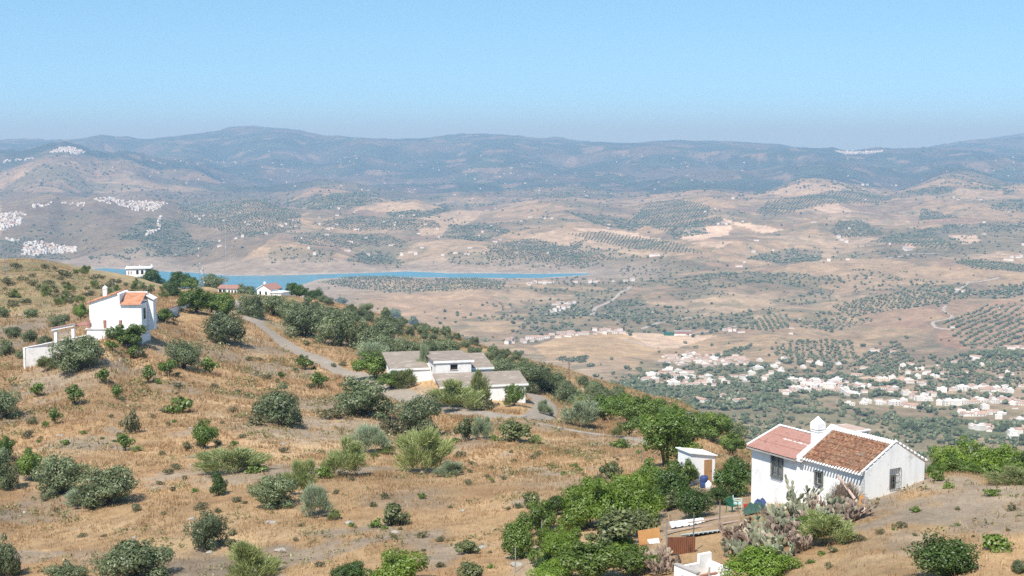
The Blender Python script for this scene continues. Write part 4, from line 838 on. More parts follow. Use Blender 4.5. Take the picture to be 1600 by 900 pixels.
for x, z in ((1.2, .8), (3.4, .8)): MB().box(x - .35, x + .35, -.05, .01, z, z + 1.1).build('window', M['dark'], t)
for x in (6.2, 8.1): MB().box(x - .35, x + .35, -.46, -.39, -.6, .6).build('window', M['dark'], t)
# ------------------------------------------------------------------ masts, poles, pylon
def mast(px, py, d, h, wbase, label, parts=6):
    t = empty('lattice_mast', pt(px, py, d), rnd.uniform(0, 1)); t.location.z = gz(t.location.x, t.location.y); tag(t, label, 'mast'); legs = []
    for k in range(3):
        a = k * 2.094; c, s = math.cos(a) * wbase, math.sin(a) * wbase; legs.append((c, s)); MB().tube([(c, s, -.5), (c * .8, s * .8, h)], .026, 4).build('leg', M['galv'], t)
    b = MB(); n = int(h / .9)
    for i in range(n):
        z0, z1 = i * h / n, (i + 1) * h / n
        for k in range(3):
            p, q = legs[k], legs[(k + 1) % 3]; b.tube([(p[0] * (1 - .2 * z0 / h), p[1] * (1 - .2 * z0 / h), z0), (q[0] * (1 - .2 * z1 / h), q[1] * (1 - .2 * z1 / h), z1)], .013, 3)
    b.build('bracing', M['galv'], t)
    for i in range(parts): z = h * (.55 + .43 * i / max(1, parts - 1)); a = i * 1.3; MB().box(math.cos(a) * wbase - .12, math.cos(a) * wbase + .12, math.sin(a) * wbase - .1, math.sin(a) * wbase + .1, z - .4, z).build('antenna', M['whitesheet'], t)
    MB().tube([(0, 0, h), (0, 0, h + 1.5)], .025, 5).build('lightning_rod', M['galv'], t)
mast(313, 463, 345, 13, .28, 'shorter white lattice radio mast on the ridge above the olive trees', 4)
mast(318, 461, 348, 8, .2, 'lowest slim radio mast standing right against the shorter lattice mast', 4)
mast(353, 462, 420, 26, .34, 'tallest lattice radio mast rising in front of the lake', 2)
for px, py, d, h, lb in ((176, 452, 300, 5.5, 'thin aerial rising behind the terraced house roof'), (217, 460, 320, 5, 'thin aerial between the terraced house and the villa')):
    t = empty('aerial', pt(px, py, d)); t.location.z = gz(t.location.x, t.location.y) - .2; tag(t, lb, 'aerial'); MB().tube([(0, 0, -.5), (0, 0, h)], .03, 5).build('pole', M['galv'], t)
    for z in (h * .97, h * .8, h * .68): MB().box(-.35, .35, -.03, .03, z - .04, z + .04).build('antenna', M['iron'], t)
t = empty('power_pylon', pt(10, 447, 400)); t.location.z = gz(t.location.x, t.location.y); tag(t, 'slim grey lattice power pylon on the scrubby hill at the far left', 'pylon')
b = MB()
for a, c in ((-1, -1), (1, -1), (1, 1), (-1, 1)): b.tube([(a * .5, c * .5, -.3), (a * .14, c * .14, 6.2)], .04, 4)
for i in range(7):
    z0, z1 = i * .88, (i + 1) * .88; r0, r1 = .5 - .058 * z0, .5 - .058 * z1
    b.tube([(-r0, -r0, z0), (r1, -r1, z1)], .02, 3); b.tube([(r0, r0, z0), (-r1, r1, z1)], .02, 3); b.tube([(-r0, r0, z0), (-r1, -r1, z1)], .02, 3)
b.build('tower', M['galv'], t); [MB().tube([(-.9, 0, z), (.9, 0, z)], .035, 4).build('crossarm', M['galv'], t) for z in (4.9, 5.8)]
for px, py, d, h, r_, m_, lb in ((471, 524, None, 2.6, .11, 'kerb', 'short grey concrete post beside the lane below the olive trees'), (889, 616, None, 6.0, .12, 'wood', 'brown wooden utility pole right of the abandoned building'), (1010, 715, 150, 2.0, .05, 'whitesheet', 'thin pale stake behind the garden trees')):
    t = root_at('utility_pole' if h > 4 else 'post', px, py, d, 0, lb, 'pole'); MB().tube([(0, 0, -.5), (0, 0, h)], [r_, r_ * .75], 8).build('shaft', M[m_], t)
    if h > 4: MB().box(-.4, .4, -.05, .05, h - .5, h - .4).build('crossarm', M['wood'], t); MB().box(.12, .4, -.14, .14, h * .12, h * .4).build('meter_box', M['dark'], t)
    else: MB().tube([(0, 0, h), (0, 0, h + .04)], r_ * .9, 8).build('cap', M[m_], t)
for i, (px, py, d, lb) in enumerate(((1414, 675, 900, 'leftmost pale utility pole on the valley slope behind the farmhouse'), (1440, 682, 860, 'middle pale utility pole on the valley slope behind the farmhouse'), (1352, 690, 700, 'pale utility pole just above the farmhouse roof'), (1487, 645, 1500, 'small utility pole by the houses on the valley floor'))):
    t = empty('utility_pole', pt(px, py, d)); t.location.z = gz(t.location.x, t.location.y); tag(t, lb, 'pole', None); h = (t.location.z * -1 + 0); MB().tube([(0, 0, -1), (0, 0, 9)], [.2, .14], 6).build('shaft', M['kerb'], t); MB().box(-.8, .8, -.08, .08, 8.3, 8.5).build('crossarm', M['kerb'], t)
# ================================================================== plants
def leaf_cloud(lobes, n, size, seed, out=.72, aspect=2.0, up=.15, fill=.55):
    """many small leaf faces spread through the volume of a few uneven lobes (x, y, z, rx, ry, rz)"""
    r = np.random.RandomState(seed); lob = np.array(lobes, float); vol = lob[:, 3] * lob[:, 4] * lob[:, 5]; vol = vol ** .75
    k = r.choice(len(lob), n, p=vol / vol.sum()); d = r.normal(size=(n, 3)); d /= np.linalg.norm(d, axis=1, keepdims=True)
    rad = fill + (1 - fill) * r.rand(n) ** .6
    clump = fbm(d[:, 0] * 2.2 + k * 7, d[:, 1] * 2.2 + d[:, 2] * 2.6, 3, seed); rad *= 1 + .42 * clump
    P = lob[k, :3] + d * rad[:, None] * lob[k, 3:]
    keep = (P[:, 2] > .08) & (clump > -.20 - .3 * r.rand(n)); P, d, rad, k = P[keep], d[keep], rad[keep], k[keep]; n = len(P)
    N = d * out + r.normal(size=(n, 3)) * (1 - out); N[:, 2] += up; N /= np.linalg.norm(N, axis=1, keepdims=True)
    t = np.cross(N, r.normal(size=(n, 3))); t /= np.linalg.norm(t, axis=1, keepdims=True); b = np.cross(N, t)
    s = size * (.6 + .8 * r.rand(n))[:, None]; t *= s * aspect ** .5; b *= s / aspect ** .5
    V = np.stack([P - t, P - b * .9, P + t, P + b * .9], 1).reshape(-1, 3); Fq = np.arange(4 * n).reshape(n, 4)
    lt = r.rand(len(lob)); tone = np.clip(.08 + .38 * r.rand(n) + .42 * lt[k] + .2 * (r.rand(n) > .93), 0, 1)
    return V, Fq, tone
def dome(seed, w=5., h=3.6, n=9, low=.18, up=.8):
    """an uneven heap of lobes: a few big ones, more small ones, some standing out of the outline"""
    r = random.Random(seed); ox, oy = r.uniform(-.08, .08) * w, r.uniform(-.08, .08) * w; L = [(ox, oy, h * .48, w * .27, w * .25, h * .34)]; a0 = r.uniform(0, 6.28); el = r.uniform(.78, 1.0)
    for i in range(n):
        a = a0 + i * 6.283 / n + r.uniform(-.45, .45); q = w * r.uniform(.16, .40); z = h * r.uniform(low + .14, up - .06); sz = r.choice((.10, .13, .16, .20, .24))
        if q > w * .33: z = min(z, h * .5); sz = min(sz, .16)
        L.append((ox + q * math.cos(a), oy + q * el * math.sin(a), z, w * sz * r.uniform(.9, 1.25), w * sz * r.uniform(.8, 1.1), h * sz * r.uniform(.95, 1.35)))
    for i in range(4): a = r.uniform(0, 6.28); q = r.uniform(.06, .24); L.append((ox + w * q * math.cos(a), oy + w * q * math.sin(a), h * r.uniform(.62, .92), w * r.uniform(.07, .14), w * r.uniform(.07, .13), h * r.uniform(.09, .16)))
    return L
def trunk(parent, lobes, matl, seed, r0=.14, stems=2):
    r = random.Random(seed); b = MB()
    for s in range(stems):
        bx, by = r.uniform(-.15, .15), r.uniform(-.15, .15); tgt = lobes[r.randrange(len(lobes))]
        mid = (bx + tgt[0] * .25, by + tgt[1] * .25, tgt[2] * .5); b.tube([(bx, by, -.3), mid, (tgt[0], tgt[1], tgt[2])], [r0, r0 * .7, r0 * .25], 6)
        for q in range(3): t2 = lobes[r.randrange(len(lobes))]; b.tube([mid, ((mid[0] + t2[0]) / 2, (mid[1] + t2[1]) / 2, (mid[2] + t2[2]) / 2 + .1), t2[:3]], [r0 * .55, r0 * .35, r0 * .15], 5)
    return b.build('trunk', matl, parent)
PROTO = {}
def crown_of(parent, part, lobes, n, size, matl, seed, **kw):
    V, Fq, tone = leaf_cloud(lobes, n, size, seed, **kw); return np_mesh(part, V, Fq, M[matl], parent, [('tone', 'FACE', 'FLOAT', tone)])
def proto(kind, i):
    """builds plant i of a kind around the origin, about its real size; returns (root, width, height)"""
    s = hash_[kind] * 100 + i; name, cat = KIND[kind][:2]; root = empty(name, (0, 0, 0)); tag(root, 'plant', cat)
    if kind == 'olive': L = dome(s, 5, 3.5, 12, -.06); crown_of(root, 'crown', L, 9500, 0.074, 'olive', s, aspect=2.4); trunk(root, L, M['bark'], s, .15, 3); return root, 5.3, 3.6
    if kind == 'green': L = dome(s, 4, 3.2, 8, .25); crown_of(root, 'crown', L, 9500, 0.064, 'green', s, aspect=1.5); trunk(root, L, M['bark'], s, .10, 2); return root, 4.2, 3.3
    if kind == 'citrus': L = dome(s, 4, 3.4, 10, .12); crown_of(root, 'crown', L, 10500, 0.060, 'citrus', s, aspect=1.5); trunk(root, L, M['bark'], s, .10, 2); return root, 4.2, 3.5
    if kind == 'hedge': L = dome(s, 4, 2.6, 10, .05); crown_of(root, 'crown', L, 12000, 0.052, 'hedge', s, aspect=1.9); trunk(root, L, M['bark'], s, .07, 2); return root, 4.2, 2.7
    if kind == 'fig': L = dome(s, 3, 2.0, 8, .08); crown_of(root, 'crown', L, 2400, 0.082, 'fig', s, aspect=1.25, up=.5); trunk(root, L, M['bark'], s, .06, 4); return root, 3.2, 2.1
    if kind == 'tall': L = dome(s, 4, 5.4, 13, .10, .86); crown_of(root, 'crown', L, 15000, 0.068, 'green', s, aspect=1.5); trunk(root, L, M['bark'], s, .14, 2); return root, 4.2, 5.6
    if kind == 'little':
        L = dome(s, 1.6, 1.6, 6, .4); crown_of(root, 'crown', L, 800, .07, 'green', s, aspect=1.6); trunk(root, L, M['bark'], s, .05, 1); return root, 1.7, 1.7
    if kind == 'shrub': L = dome(s, 1.5, .8, 6, .0, .8); crown_of(root, 'foliage', L, 700, .055, 'scrub', s, aspect=2.2); return root, 1.6, .85
    if kind == 'greenshrub': L = dome(s, 1.5, .7, 6, .0, .8); crown_of(root, 'foliage', L, 700, .06, 'green', s, aspect=1.6); return root, 1.6, .75
    if kind in ('broom', 'greybroom'):
        r = np.random.RandomState(s); n = 5200; L = np.array(dome(s, 2.0, 1.5, 9, .05, .85)); k = r.randint(0, len(L), n); dr = r.normal(size=(n, 3)); dr /= np.linalg.norm(dr, axis=1, keepdims=True)
        P0 = L[k, :3] + dr * (r.rand(n) ** .45)[:, None] * L[k, 3:]; P0 = P0[P0[:, 2] > .03]; n = len(P0)
        dv = np.stack([P0[:, 0] * .7, P0[:, 1] * .7, .5 + .4 * r.rand(n)], 1) + r.normal(size=(n, 3)) * .28; dv /= np.linalg.norm(dv, axis=1, keepdims=True); ln = (.10 + .22 * r.rand(n))[:, None]
        sd = np.cross(dv, r.normal(size=(n, 3))); sd /= np.linalg.norm(sd, axis=1, keepdims=True); w = .009 + .006 * r.rand(n)[:, None]
        V = np.stack([P0 - sd * w, P0 + sd * w, P0 + dv * ln + sd * w * .4, P0 + dv * ln - sd * w * .4], 1).reshape(-1, 3)
        np_mesh('stems', V, np.arange(4 * n).reshape(n, 4), M[kind], root, [('tone', 'FACE', 'FLOAT', r.rand(n))]); return root, 2.1, 1.65
KIND = {'olive': ('olive_tree', 'olive tree'), 'green': ('leafy_tree', 'tree'), 'citrus': ('fruit_tree', 'tree'), 'hedge': ('hedge_bush', 'bush'), 'fig': ('fig_bush', 'bush'), 'tall': ('tall_leafy_tree', 'tree'),
        'little': ('sapling', 'sapling'), 'shrub': ('dry_shrub', 'shrub'), 'greenshrub': ('green_shrub', 'shrub'), 'broom': ('broom_bush', 'broom'), 'greybroom': ('broom_bush', 'broom')}
hash_ = {k: i + 1 for i, k in enumerate(KIND)}
NV = {'olive': 7, 'green': 4, 'citrus': 4, 'hedge': 4, 'fig': 4, 'tall': 3, 'little': 4, 'shrub': 5, 'greenshrub': 3, 'broom': 4, 'greybroom': 3}
used = set(); pr = random.Random(77); count_ = {}
def plant(kind, px, py, wpx, hpx=None, label=None, group=None, d=None, var=None, dmin=0):
    """a plant whose foot is at a photo point and which is wpx wide (hpx high) in the photo"""
    d = float(hit(px, py, dmin)[0]) if d is None else d
    if d != d: return None
    x, y, _ = pt(px, py, d); g_ = 1.18 if hpx else 1.0; return plant_at(kind, x, y, wpx * g_ * d / F, hpx and hpx * 1.06 * d / F, label, group, var)
def plant_at(kind, x, y, w, h, label, group, var=None):
    i = count_.get(kind, 0) % NV[kind] if var is None else var; count_[kind] = count_.get(kind, 0) + 1
    if (kind, i) not in PROTO: PROTO[(kind, i)] = proto(kind, i)
    root, pw, ph = PROTO[(kind, i)]
    o = root if (kind, i) not in used else copy_tree(root); used.add((kind, i))
    for q in ('group',):
        if q in o: del o[q]
    s = w / pw; sz = s * pr.uniform(.9, 1.1) if h is None else h / ph
    o.location = (x, y, gz(x, y) - .04); o.rotation_euler = (0, 0, pr.uniform(0, 6.28)); o.scale = (s, s, sz)
    tag(o, label, KIND[kind][1], group); return o
P = plant
# ---- the near slope, each plant where it stands
for a in (
 ('olive', 123, 580, 86, 58, 'largest round olive tree, just below the long white terrace wall'),
 ('olive', 347, 536, 72, 56, 'big round olive tree left of the lane on the ridge top'),
 ('olive', 286, 576, 58, 46, 'olive tree on the tan slope between the terraced house and the lane'),
 ('olive', 443, 664, 88, 64, 'broad olive tree at the left end of the bare earth strip'),
 ('olive', 556, 650, 106, 64, 'wide double crowned olive tree on the bare strip below the lane'),
 ('olive', 648, 678, 78, 64, 'olive tree at the right end of the bare strip beneath the lane bend'),
 ('olive', 98, 770, 80, 68, 'olive tree growing against a bright green bush on the left slope'),
 ('olive', 167, 790, 98, 64, 'wide olive tree alone on the lower left slope'),
 ('olive', 218, 905, 118, 70, 'largest olive tree cut by the bottom edge on the lower left slope'),
 ('olive', 326, 858, 62, 62, 'upright grey olive tree between two brooms on the lower slope'),
 ('olive', 14, 900, 52, 66, 'dark olive tree in the bottom left corner'),
 ('olive', 6, 762, 46, 66, 'olive tree half cut by the left edge, beneath the bright green bush'),
 ('olive', 10, 654, 48, 52, 'olive tree half cut by the left edge above the dry slope'),
 ('olive', 426, 793, 72, 58, 'grey olive tree beside yellow green brooms on the middle slope'),
 ('olive', 108, 910, 70, 34, 'pale olive top peeping over the bottom edge at the left'),
 ('green', 52, 752, 48, 54, 'bright green bush touching the olive tree on the left slope'),
 ('green', 320, 701, 46, 44, 'compact bright green tree alone on the middle left slope'),
 ('green', 8, 722, 40, 40, 'bright green bush cut by the left edge'),
 ('citrus', 341, 774, 30, 40, 'small dark green upright bush below the yellow brooms'),
 ('little', 196, 704, 30, 32, 'small flat topped green tree below a grey shrub'),
 ('shrub', 206, 676, 36, 40, 'tall grey leafless looking shrub on the dry slope'),
 ('little', 262, 588, 28, 28, 'small yellow green tree at the foot of the mid slope olive'),
 ('little', 325, 585, 30, 28, 'sparse green sapling right of the mid slope olive'),
 ('little', 233, 598, 24, 30, 'narrow green sapling below the white house, right one'),
 ('little', 161, 600, 24, 28, 'narrow green sapling below the biggest olive, left one'),
 ('little', 117, 633, 34, 32, 'bushy sapling with bare stems left of two small shrubs'),
 ('little', 85, 663, 24, 26, 'lone pale sapling on the upper left slope'),
 ('little', 60, 620, 28, 24, 'green sapling near the left edge below the terrace'),
 ('little', 181, 624, 22, 26, 'deep green little bush under the slope saplings'),
 ('little', 206, 560, 22, 20, 'thin pale sapling right of the biggest olive'),
 ('fig', 612, 820, 54, 44, 'round yellow green fig bush alone on the lower middle slope'),
 ('fig', 733, 864, 40, 26, 'low fig bush on the slope above the bottom edge'),
 ('fig', 802, 690, 62, 36, 'spreading fig bush right of a grey broom below the lane'),
 ('fig', 727, 690, 36, 40, 'fig bush with bare twigs left of the grey broom below the lane'),
 ('fig', 826, 795, 34, 34, 'dark leafy bush at the edge of the garden slope'),
 ('fig', 955, 748, 34, 34, 'dark rounded fig behind the vivid hedge'),
 ('broom', 540, 745, 78, 60, 'wide yellow green broom bush in the middle of the slope'),
 ('greybroom', 582, 708, 58, 44, 'grey green feathery broom bush below the bare strip'),
 ('broom', 664, 740, 78, 76, 'tallest feathery green broom bush on the middle slope'),
 ('greybroom', 756, 686, 36, 36, 'grey broom bush between two figs below the lane'),
 ('broom', 394, 902, 92, 62, 'wide pale broom bush at the bottom edge'),
 ('greybroom', 495, 808, 52, 50, 'grey feathery broom bush by the middle slope olive'),
 ('broom', 472, 775, 56, 56, 'yellow green broom bush touching the grey slope olive'),
 ('broom', 362, 740, 100, 40, 'low yellowish broom spreading beside the small dark bush'),
 ('greybroom', 848, 648, 24, 24, 'small grey broom at the outer bend of the lane'),
 ('greybroom', 908, 668, 60, 42, 'wide grey broom right of the lane bend'),
 ('broom', 748, 634, 44, 56, 'broom bush in front of the abandoned building'),
 ('broom', 714, 640, 84, 46, 'low broom spreading by the abandoned building corner'),
 ('green', 804, 634, 34, 34, 'leafy fig growing at the right front corner of the abandoned building'),
 ('broom', 636, 604, 50, 30, 'pale broom covering the left wall of the abandoned building'),
 ('green', 612, 606, 44, 28, 'low leafy bush at the left front corner of the abandoned building'),
 ('green', 588, 592, 60, 44, 'bright green bush left of the abandoned building'),
 ('greybroom', 590, 570, 50, 36, 'grey broom behind the bright green bush by the abandoned building'),
 ('greybroom', 662, 590, 20, 56, 'dry climbing broom between two roofs of the abandoned building'),
 ('little', 474, 577, 30, 24, 'low green bush on the lower verge of the lane'),
 ('little', 497, 606, 34, 26, 'sparse bush under the lane above the wide double olive'),
 ('little', 440, 592, 14, 14, 'little bush on the tan bank under the lane'),
 ('greenshrub', 283, 645, 46, 28, 'pair of grey green shrubs on the upper slope'),
 ('broom', 905, 640, 20, 22, 'little broom beside the wooden utility pole'),
 ('broom', 965, 684, 20, 24, 'feathery broom beside the garden path'),
 ('little', 982, 682, 26, 26, 'bright little tree beside the garden path'),
 ('greenshrub', 966, 702, 34, 18, 'low green shrub beside the trodden path'),
 # ---- the garden
 ('tall', 1040, 728, 84, 92, 'tallest dense green tree beside the garden, behind the white shed'),
 ('green', 1075, 705, 60, 62, 'leafy tree just right of the tallest garden tree'),
 ('green', 1112, 690, 60, 46, 'round leafy tree beyond the shed'),
 ('green', 1143, 712, 42, 36, 'small pale green tree between the shed and farmhouse'),
 ('citrus', 1145, 776, 66, 66, 'dark fruit tree between the shed and the farmhouse'),
 ('citrus', 1092, 808, 62, 52, 'dark glossy fruit tree above the white sheets'),
 ('citrus', 1128, 788, 44, 32, 'low dark bush at the foot of the farmhouse wall'),
 ('citrus', 1054, 790, 70, 62, 'shaded fruit tree with bare limbs left of the shed'),
 ('green', 1020, 770, 56, 52, 'leafy garden tree with red blossom beside it'),
 ('green', 1068, 762, 50, 46, 'leafy garden tree in front of the shed'),
 ('hedge', 900, 826, 84, 70, 'leftmost vivid green bush of the garden hedge'),
 ('hedge', 950, 824, 96, 80, 'vivid green bush in the middle of the garden hedge'),
 ('hedge', 1002, 818, 90, 72, 'rightmost vivid green bush of the garden hedge'),
 ('hedge', 920, 802, 84, 60, 'upper vivid green bush behind the garden hedge'),
 ('hedge', 978, 794, 84, 58, 'upper right vivid green bush behind the garden hedge'),
 ('fig', 966, 858, 100, 66, 'grey green leafy bush below the garden hedge'),
 ('fig', 1002, 838, 64, 44, 'pale leafy bush next to the ochre board'),
 ('tall', 806, 872, 62, 76, 'leafy tree with a bare stem at the foot of the dry slope'),
 ('green', 842, 836, 58, 56, 'bushy green tree right of the bare stemmed one'),
 ('hedge', 884, 886, 84, 58, 'rounded bright green bush at the bottom of the garden'),
 ('green', 936, 904, 104, 66, 'leafy bush at the bottom between the round bush and cacti'),
 ('hedge', 870, 908, 80, 36, 'green bush cut by the bottom edge under the round bush'),
 ('green', 990, 900, 70, 46, 'leafy bush at the bottom edge left of the withered cacti'),
 ('little', 832, 880, 20, 26, 'small bare stemmed sapling left of the round bush'),
 ('citrus', 870, 804, 40, 36, 'grey green bush above the leftmost hedge bush'),
 ('hedge', 1190, 905, 120, 58, 'bright green bush right of the white basin'),
 ('green', 1275, 838, 70, 36, 'low green growth under the cactus thicket'),
 ('broom', 1290, 850, 90, 50, 'yellow green broom among the grass below the cacti'),
 ('broom', 1255, 772, 90, 26, 'low green broom along the farmhouse wall'),
 ('citrus', 1470, 905, 112, 74, 'dense round dark green bush at the bottom right'),
 ('greenshrub', 1550, 858, 64, 30, 'low spreading green bush on the bare knoll'),
 ('greenshrub', 1482, 763, 22, 12, 'tiny green bush on the knoll crest'),
 ('greenshrub', 1548, 775, 30, 14, 'small grass green tuft on the knoll'),
 ('olive', 1590, 895, 26, 26, 'small grey bush in the bottom right corner'),
 ('hedge', 620, 915, 96, 62, 'wide green bush at the bottom edge, middle of the slope'),
 ('citrus', 543, 912, 66, 42, 'dark leafy bush at the bottom edge left of the wide green bush'),
 ('fig', 742, 905, 58, 32, 'fig bush at the bottom edge under the dry slope'),
 # ---- behind the crest at the right
 ('greenshrub', 1465, 752, 30, 22, 'small green bush beside the farmhouse gable'), ('broom', 1590, 756, 80, 26, 'low dry broom along the crest at the right edge'),
 # ---- round the terraced house
 ('green', 200, 544, 60, 38, 'fig tree growing against the white base of the terraced house'), ('little', 172, 548, 26, 18, 'green tuft under the terraced house wall'), ('green', 232, 509, 28, 22, 'tree left end of the row along the white garden wall'), ('green', 256, 503, 30, 22, 'tree in the middle of the row along the white garden wall'),
 ('green', 306, 490, 56, 40, 'light green tree at the foot of the radio masts'), ('green', 352, 498, 46, 40, 'light green tree above the big ridge olive'), ('green', 330, 488, 40, 30, 'light green tree between the masts and the ridge olive'),
 ('citrus', 271, 466, 26, 26, 'dark tree behind the parked car'), ('green', 125, 500, 26, 26, 'bright green tree left of the terraced house'), ('shrub', 218, 560, 30, 16, 'low sparse shrub below the white wall')):
    P(*a[:5], a[5])
    if 560 < a[2] < 900 and a[1] < 870 and a[0] in ('olive', 'green', 'broom', 'greybroom', 'little', 'fig') and pr.random() < .75: P(pr.choice(('shrub', 'broom', 'greenshrub', 'shrub', 'greybroom')), a[1] + pr.choice((-1, 1)) * a[3] * pr.uniform(.35, .6), a[2] + pr.uniform(-2, 5), a[3] * pr.uniform(.35, .6), a[4] * pr.uniform(.25, .45), 'low bush growing at the foot of a larger bush on the slope', 'low bushes at the foot of larger ones')
GARDEN = [(868, 806), (900, 780), (1020, 752), (1062, 790), (1030, 826), (1000, 860), (985, 900), (840, 905), (850, 850)]
gp0 = random.Random(41)
for i in range(20):
    for q in range(40):
        px, py = gp0.uniform(830, 1070), gp0.uniform(755, 905)
        if inside(np.array([px]), np.array([py]), GARDEN)[0]: break
    kd = gp0.choice(('hedge', 'green', 'fig', 'citrus', 'hedge', 'little')); P(kd, px, py, gp0.uniform(26, 52), gp0.uniform(24, 40), 'smaller leafy bush filling the gaps of the garden thicket', 'bushes filling the garden thicket')
def behind(kind, px, d, wpx, top, label, group=None):
    """a plant rooted beyond the crest, its top reaching a photo height"""
    x, y, z = pt(px, top, d); plant_at(kind, x, y, wpx * d / F, z - gz(x, y), label, group)
for a in (('hedge', 1478, 101, 90, 690, 'left bush of the green mass behind the knoll crest'), ('hedge', 1525, 103, 100, 684, 'middle and tallest bush of the green mass behind the knoll crest'), ('hedge', 1572, 100, 90, 690, 'right bush of the green mass behind the knoll crest'), ('green', 1605, 98, 70, 694, 'bush at the picture edge behind the knoll crest'), ('green', 1500, 97, 70, 712, 'lower leafy bush in front of the green mass on the crest')): behind(*a)
for i, (px, d, w_, tp) in enumerate(((1462, 96, 40, 722), (1545, 95, 56, 722), (1580, 95, 60, 724), (1600, 96, 50, 720), (1520, 95, 44, 726))): behind('greenshrub' if i % 2 else 'green', px, d, w_, tp, 'low green bush along the knoll crest', 'low bushes along the crest')
# dark trees round the villa and the ridge houses
for a in (('citrus', 238, 452, 40, 28, 600, 'dark bush below the villa'), ('citrus', 288, 454, 44, 30, 500, 'dark pine shaped tree right of the villa'), ('citrus', 272, 452, 34, 24, 560, 'dark tree between the villa and the masts'), ('green', 300, 456, 30, 20, 480, 'green tree beneath the short mast'), ('olive', 332, 456, 40, 22, 520, 'olive tree left of the tall mast'), ('citrus', 336, 444, 36, 16, 540, 'dark tree line behind the arcade house'), ('citrus', 256, 446, 30, 16, 600, 'small dark tree at the villa balcony'), ('olive', 385, 466, 40, 22, 470, 'olive tree right of the arcade house'), ('citrus', 466, 460, 40, 26, 455, 'dark green tree right of the crest house'), ('citrus', 490, 462, 36, 22, 455, 'second dark green tree from the crest house')):
    P(a[0], a[1], a[2], a[3], a[4], a[6], None, a[5])
# olive trees along the lane and behind the building
for i, a in enumerate((('olive', 398, 496, 50, 38), ('olive', 428, 494, 46, 36), ('olive', 452, 500, 44, 34), ('olive', 474, 526, 64, 52), ('olive', 508, 512, 50, 40), ('olive', 530, 540, 70, 58), ('olive', 566, 548, 60, 52), ('olive', 596, 534, 52, 34), ('olive', 612, 556, 56, 34), ('olive', 640, 560, 56, 32), ('olive', 586, 560, 44, 32), ('olive', 672, 556, 44, 28), ('olive', 610, 522, 44, 30), ('olive', 700, 552, 50, 28),
        ('olive', 790, 602, 50, 36), ('olive', 824, 612, 62, 46), ('olive', 856, 614, 50, 38), ('olive', 776, 588, 44, 30), ('olive', 812, 592, 44, 30))):
    P(*a, ('dense grey green olive tree in the belt lining the upper side of the lane', 'olive tree in the clump right of the abandoned building')[i > 13], ('olive trees above the lane', 'olive trees right of the abandoned building')[i > 13])
for i, a in enumerate((('olive', 890, 632, 46, 30), ('olive', 915, 640, 50, 32), ('olive', 935, 636, 40, 26), ('green', 945, 658, 60, 40), ('green', 985, 664, 60, 44), ('green', 1012, 660, 54, 44), ('green', 968, 648, 50, 34), ('green', 1050, 668, 54, 36), ('green', 1020, 650, 46, 28), ('olive', 880, 618, 40, 26), ('olive', 1085, 672, 50, 34), ('green', 1125, 680, 46, 36), ('olive', 1150, 690, 44, 32), ('green', 1005, 676, 40, 30))):
    P(*a, 'leafy tree in the green belt running from the utility pole down to the garden', 'trees of the belt above the garden')
# grove on the far side of the spur, in rows
gp = random.Random(9); k = 0
POLY = [(470, 462), (520, 472), (600, 492), (700, 524), (800, 560), (870, 588), (900, 612), (840, 600), (760, 565), (700, 545), (620, 525), (560, 505), (480, 490)]
for yy in range(470, 615, 9):
    for xx in range(470, 905, 17):
        px, py = xx + gp.uniform(-6, 6) + (yy % 2) * 8, yy + gp.uniform(-3, 3)
        if inside(np.array([px]), np.array([py]), POLY)[0]: P('olive', px, py, gp.uniform(17, 26), None, 'small olive tree in the grove beyond the ridge, above the lake', 'grove on the far side of the ridge')
for i in range(34):
    t_ = i / 33; px = 905 + t_ * 190 + gp.uniform(-8, 8); py = 604 + t_ * 62 + gp.uniform(-3, 6); P('olive', px, py, gp.uniform(18, 30), None, 'olive tree standing along the skyline of the spur', 'olive trees along the spur edge')
# dark olives on the slope left of the terrace
for a in ((24, 528, 24, 20), (47, 536, 26, 22), (68, 538, 24, 16), (8, 556, 26, 26), (91, 512, 32, 22), (49, 496, 26, 16), (5, 496, 26, 18), (32, 560, 20, 14), (15, 522, 18, 12)):
    P('olive', *a, 'small olive tree on the slope left of the walled terrace', 'olive trees left of the terrace')
# scrub of the hill at the far left, and scattered dry shrubs
for i in range(110):
    px, py = gp.uniform(0, 260), gp.uniform(414, 480)
    if py > 412 + max(0, px - 70) * .2 + 6: P('shrub' if gp.random() < .75 else 'broom', px, py, gp.uniform(10, 24), None, 'dull green scrub bush on the hill at the far left', 'scrub bushes on the left hill')
for (x0, x1, y0, y1, n, lb, gr_) in ((0, 380, 600, 880, 60, 'low dry shrub scattered over the tan slope below the terraced house', 'dry shrubs on the left slope'), (380, 860, 690, 890, 46, 'low dry shrub scattered over the tan middle slope', 'dry shrubs on the middle slope'), (720, 1000, 670, 760, 22, 'low dry shrub on the slope between lane and garden', 'dry shrubs above the garden'), (380, 560, 530, 640, 16, 'low dry shrub on the bank below the lane', 'dry shrubs under the lane'), (1260, 1600, 770, 895, 22, 'low dry shrub on the bare knoll by the farmhouse', 'dry shrubs on the knoll')):
    for i in range(n): P(gp.choice(('shrub', 'shrub', 'shrub', 'greenshrub')), gp.uniform(x0, x1), gp.uniform(y0, y1), gp.uniform(10, 26) * (.8 if y1 < 800 else 1), None, lb, gr_)
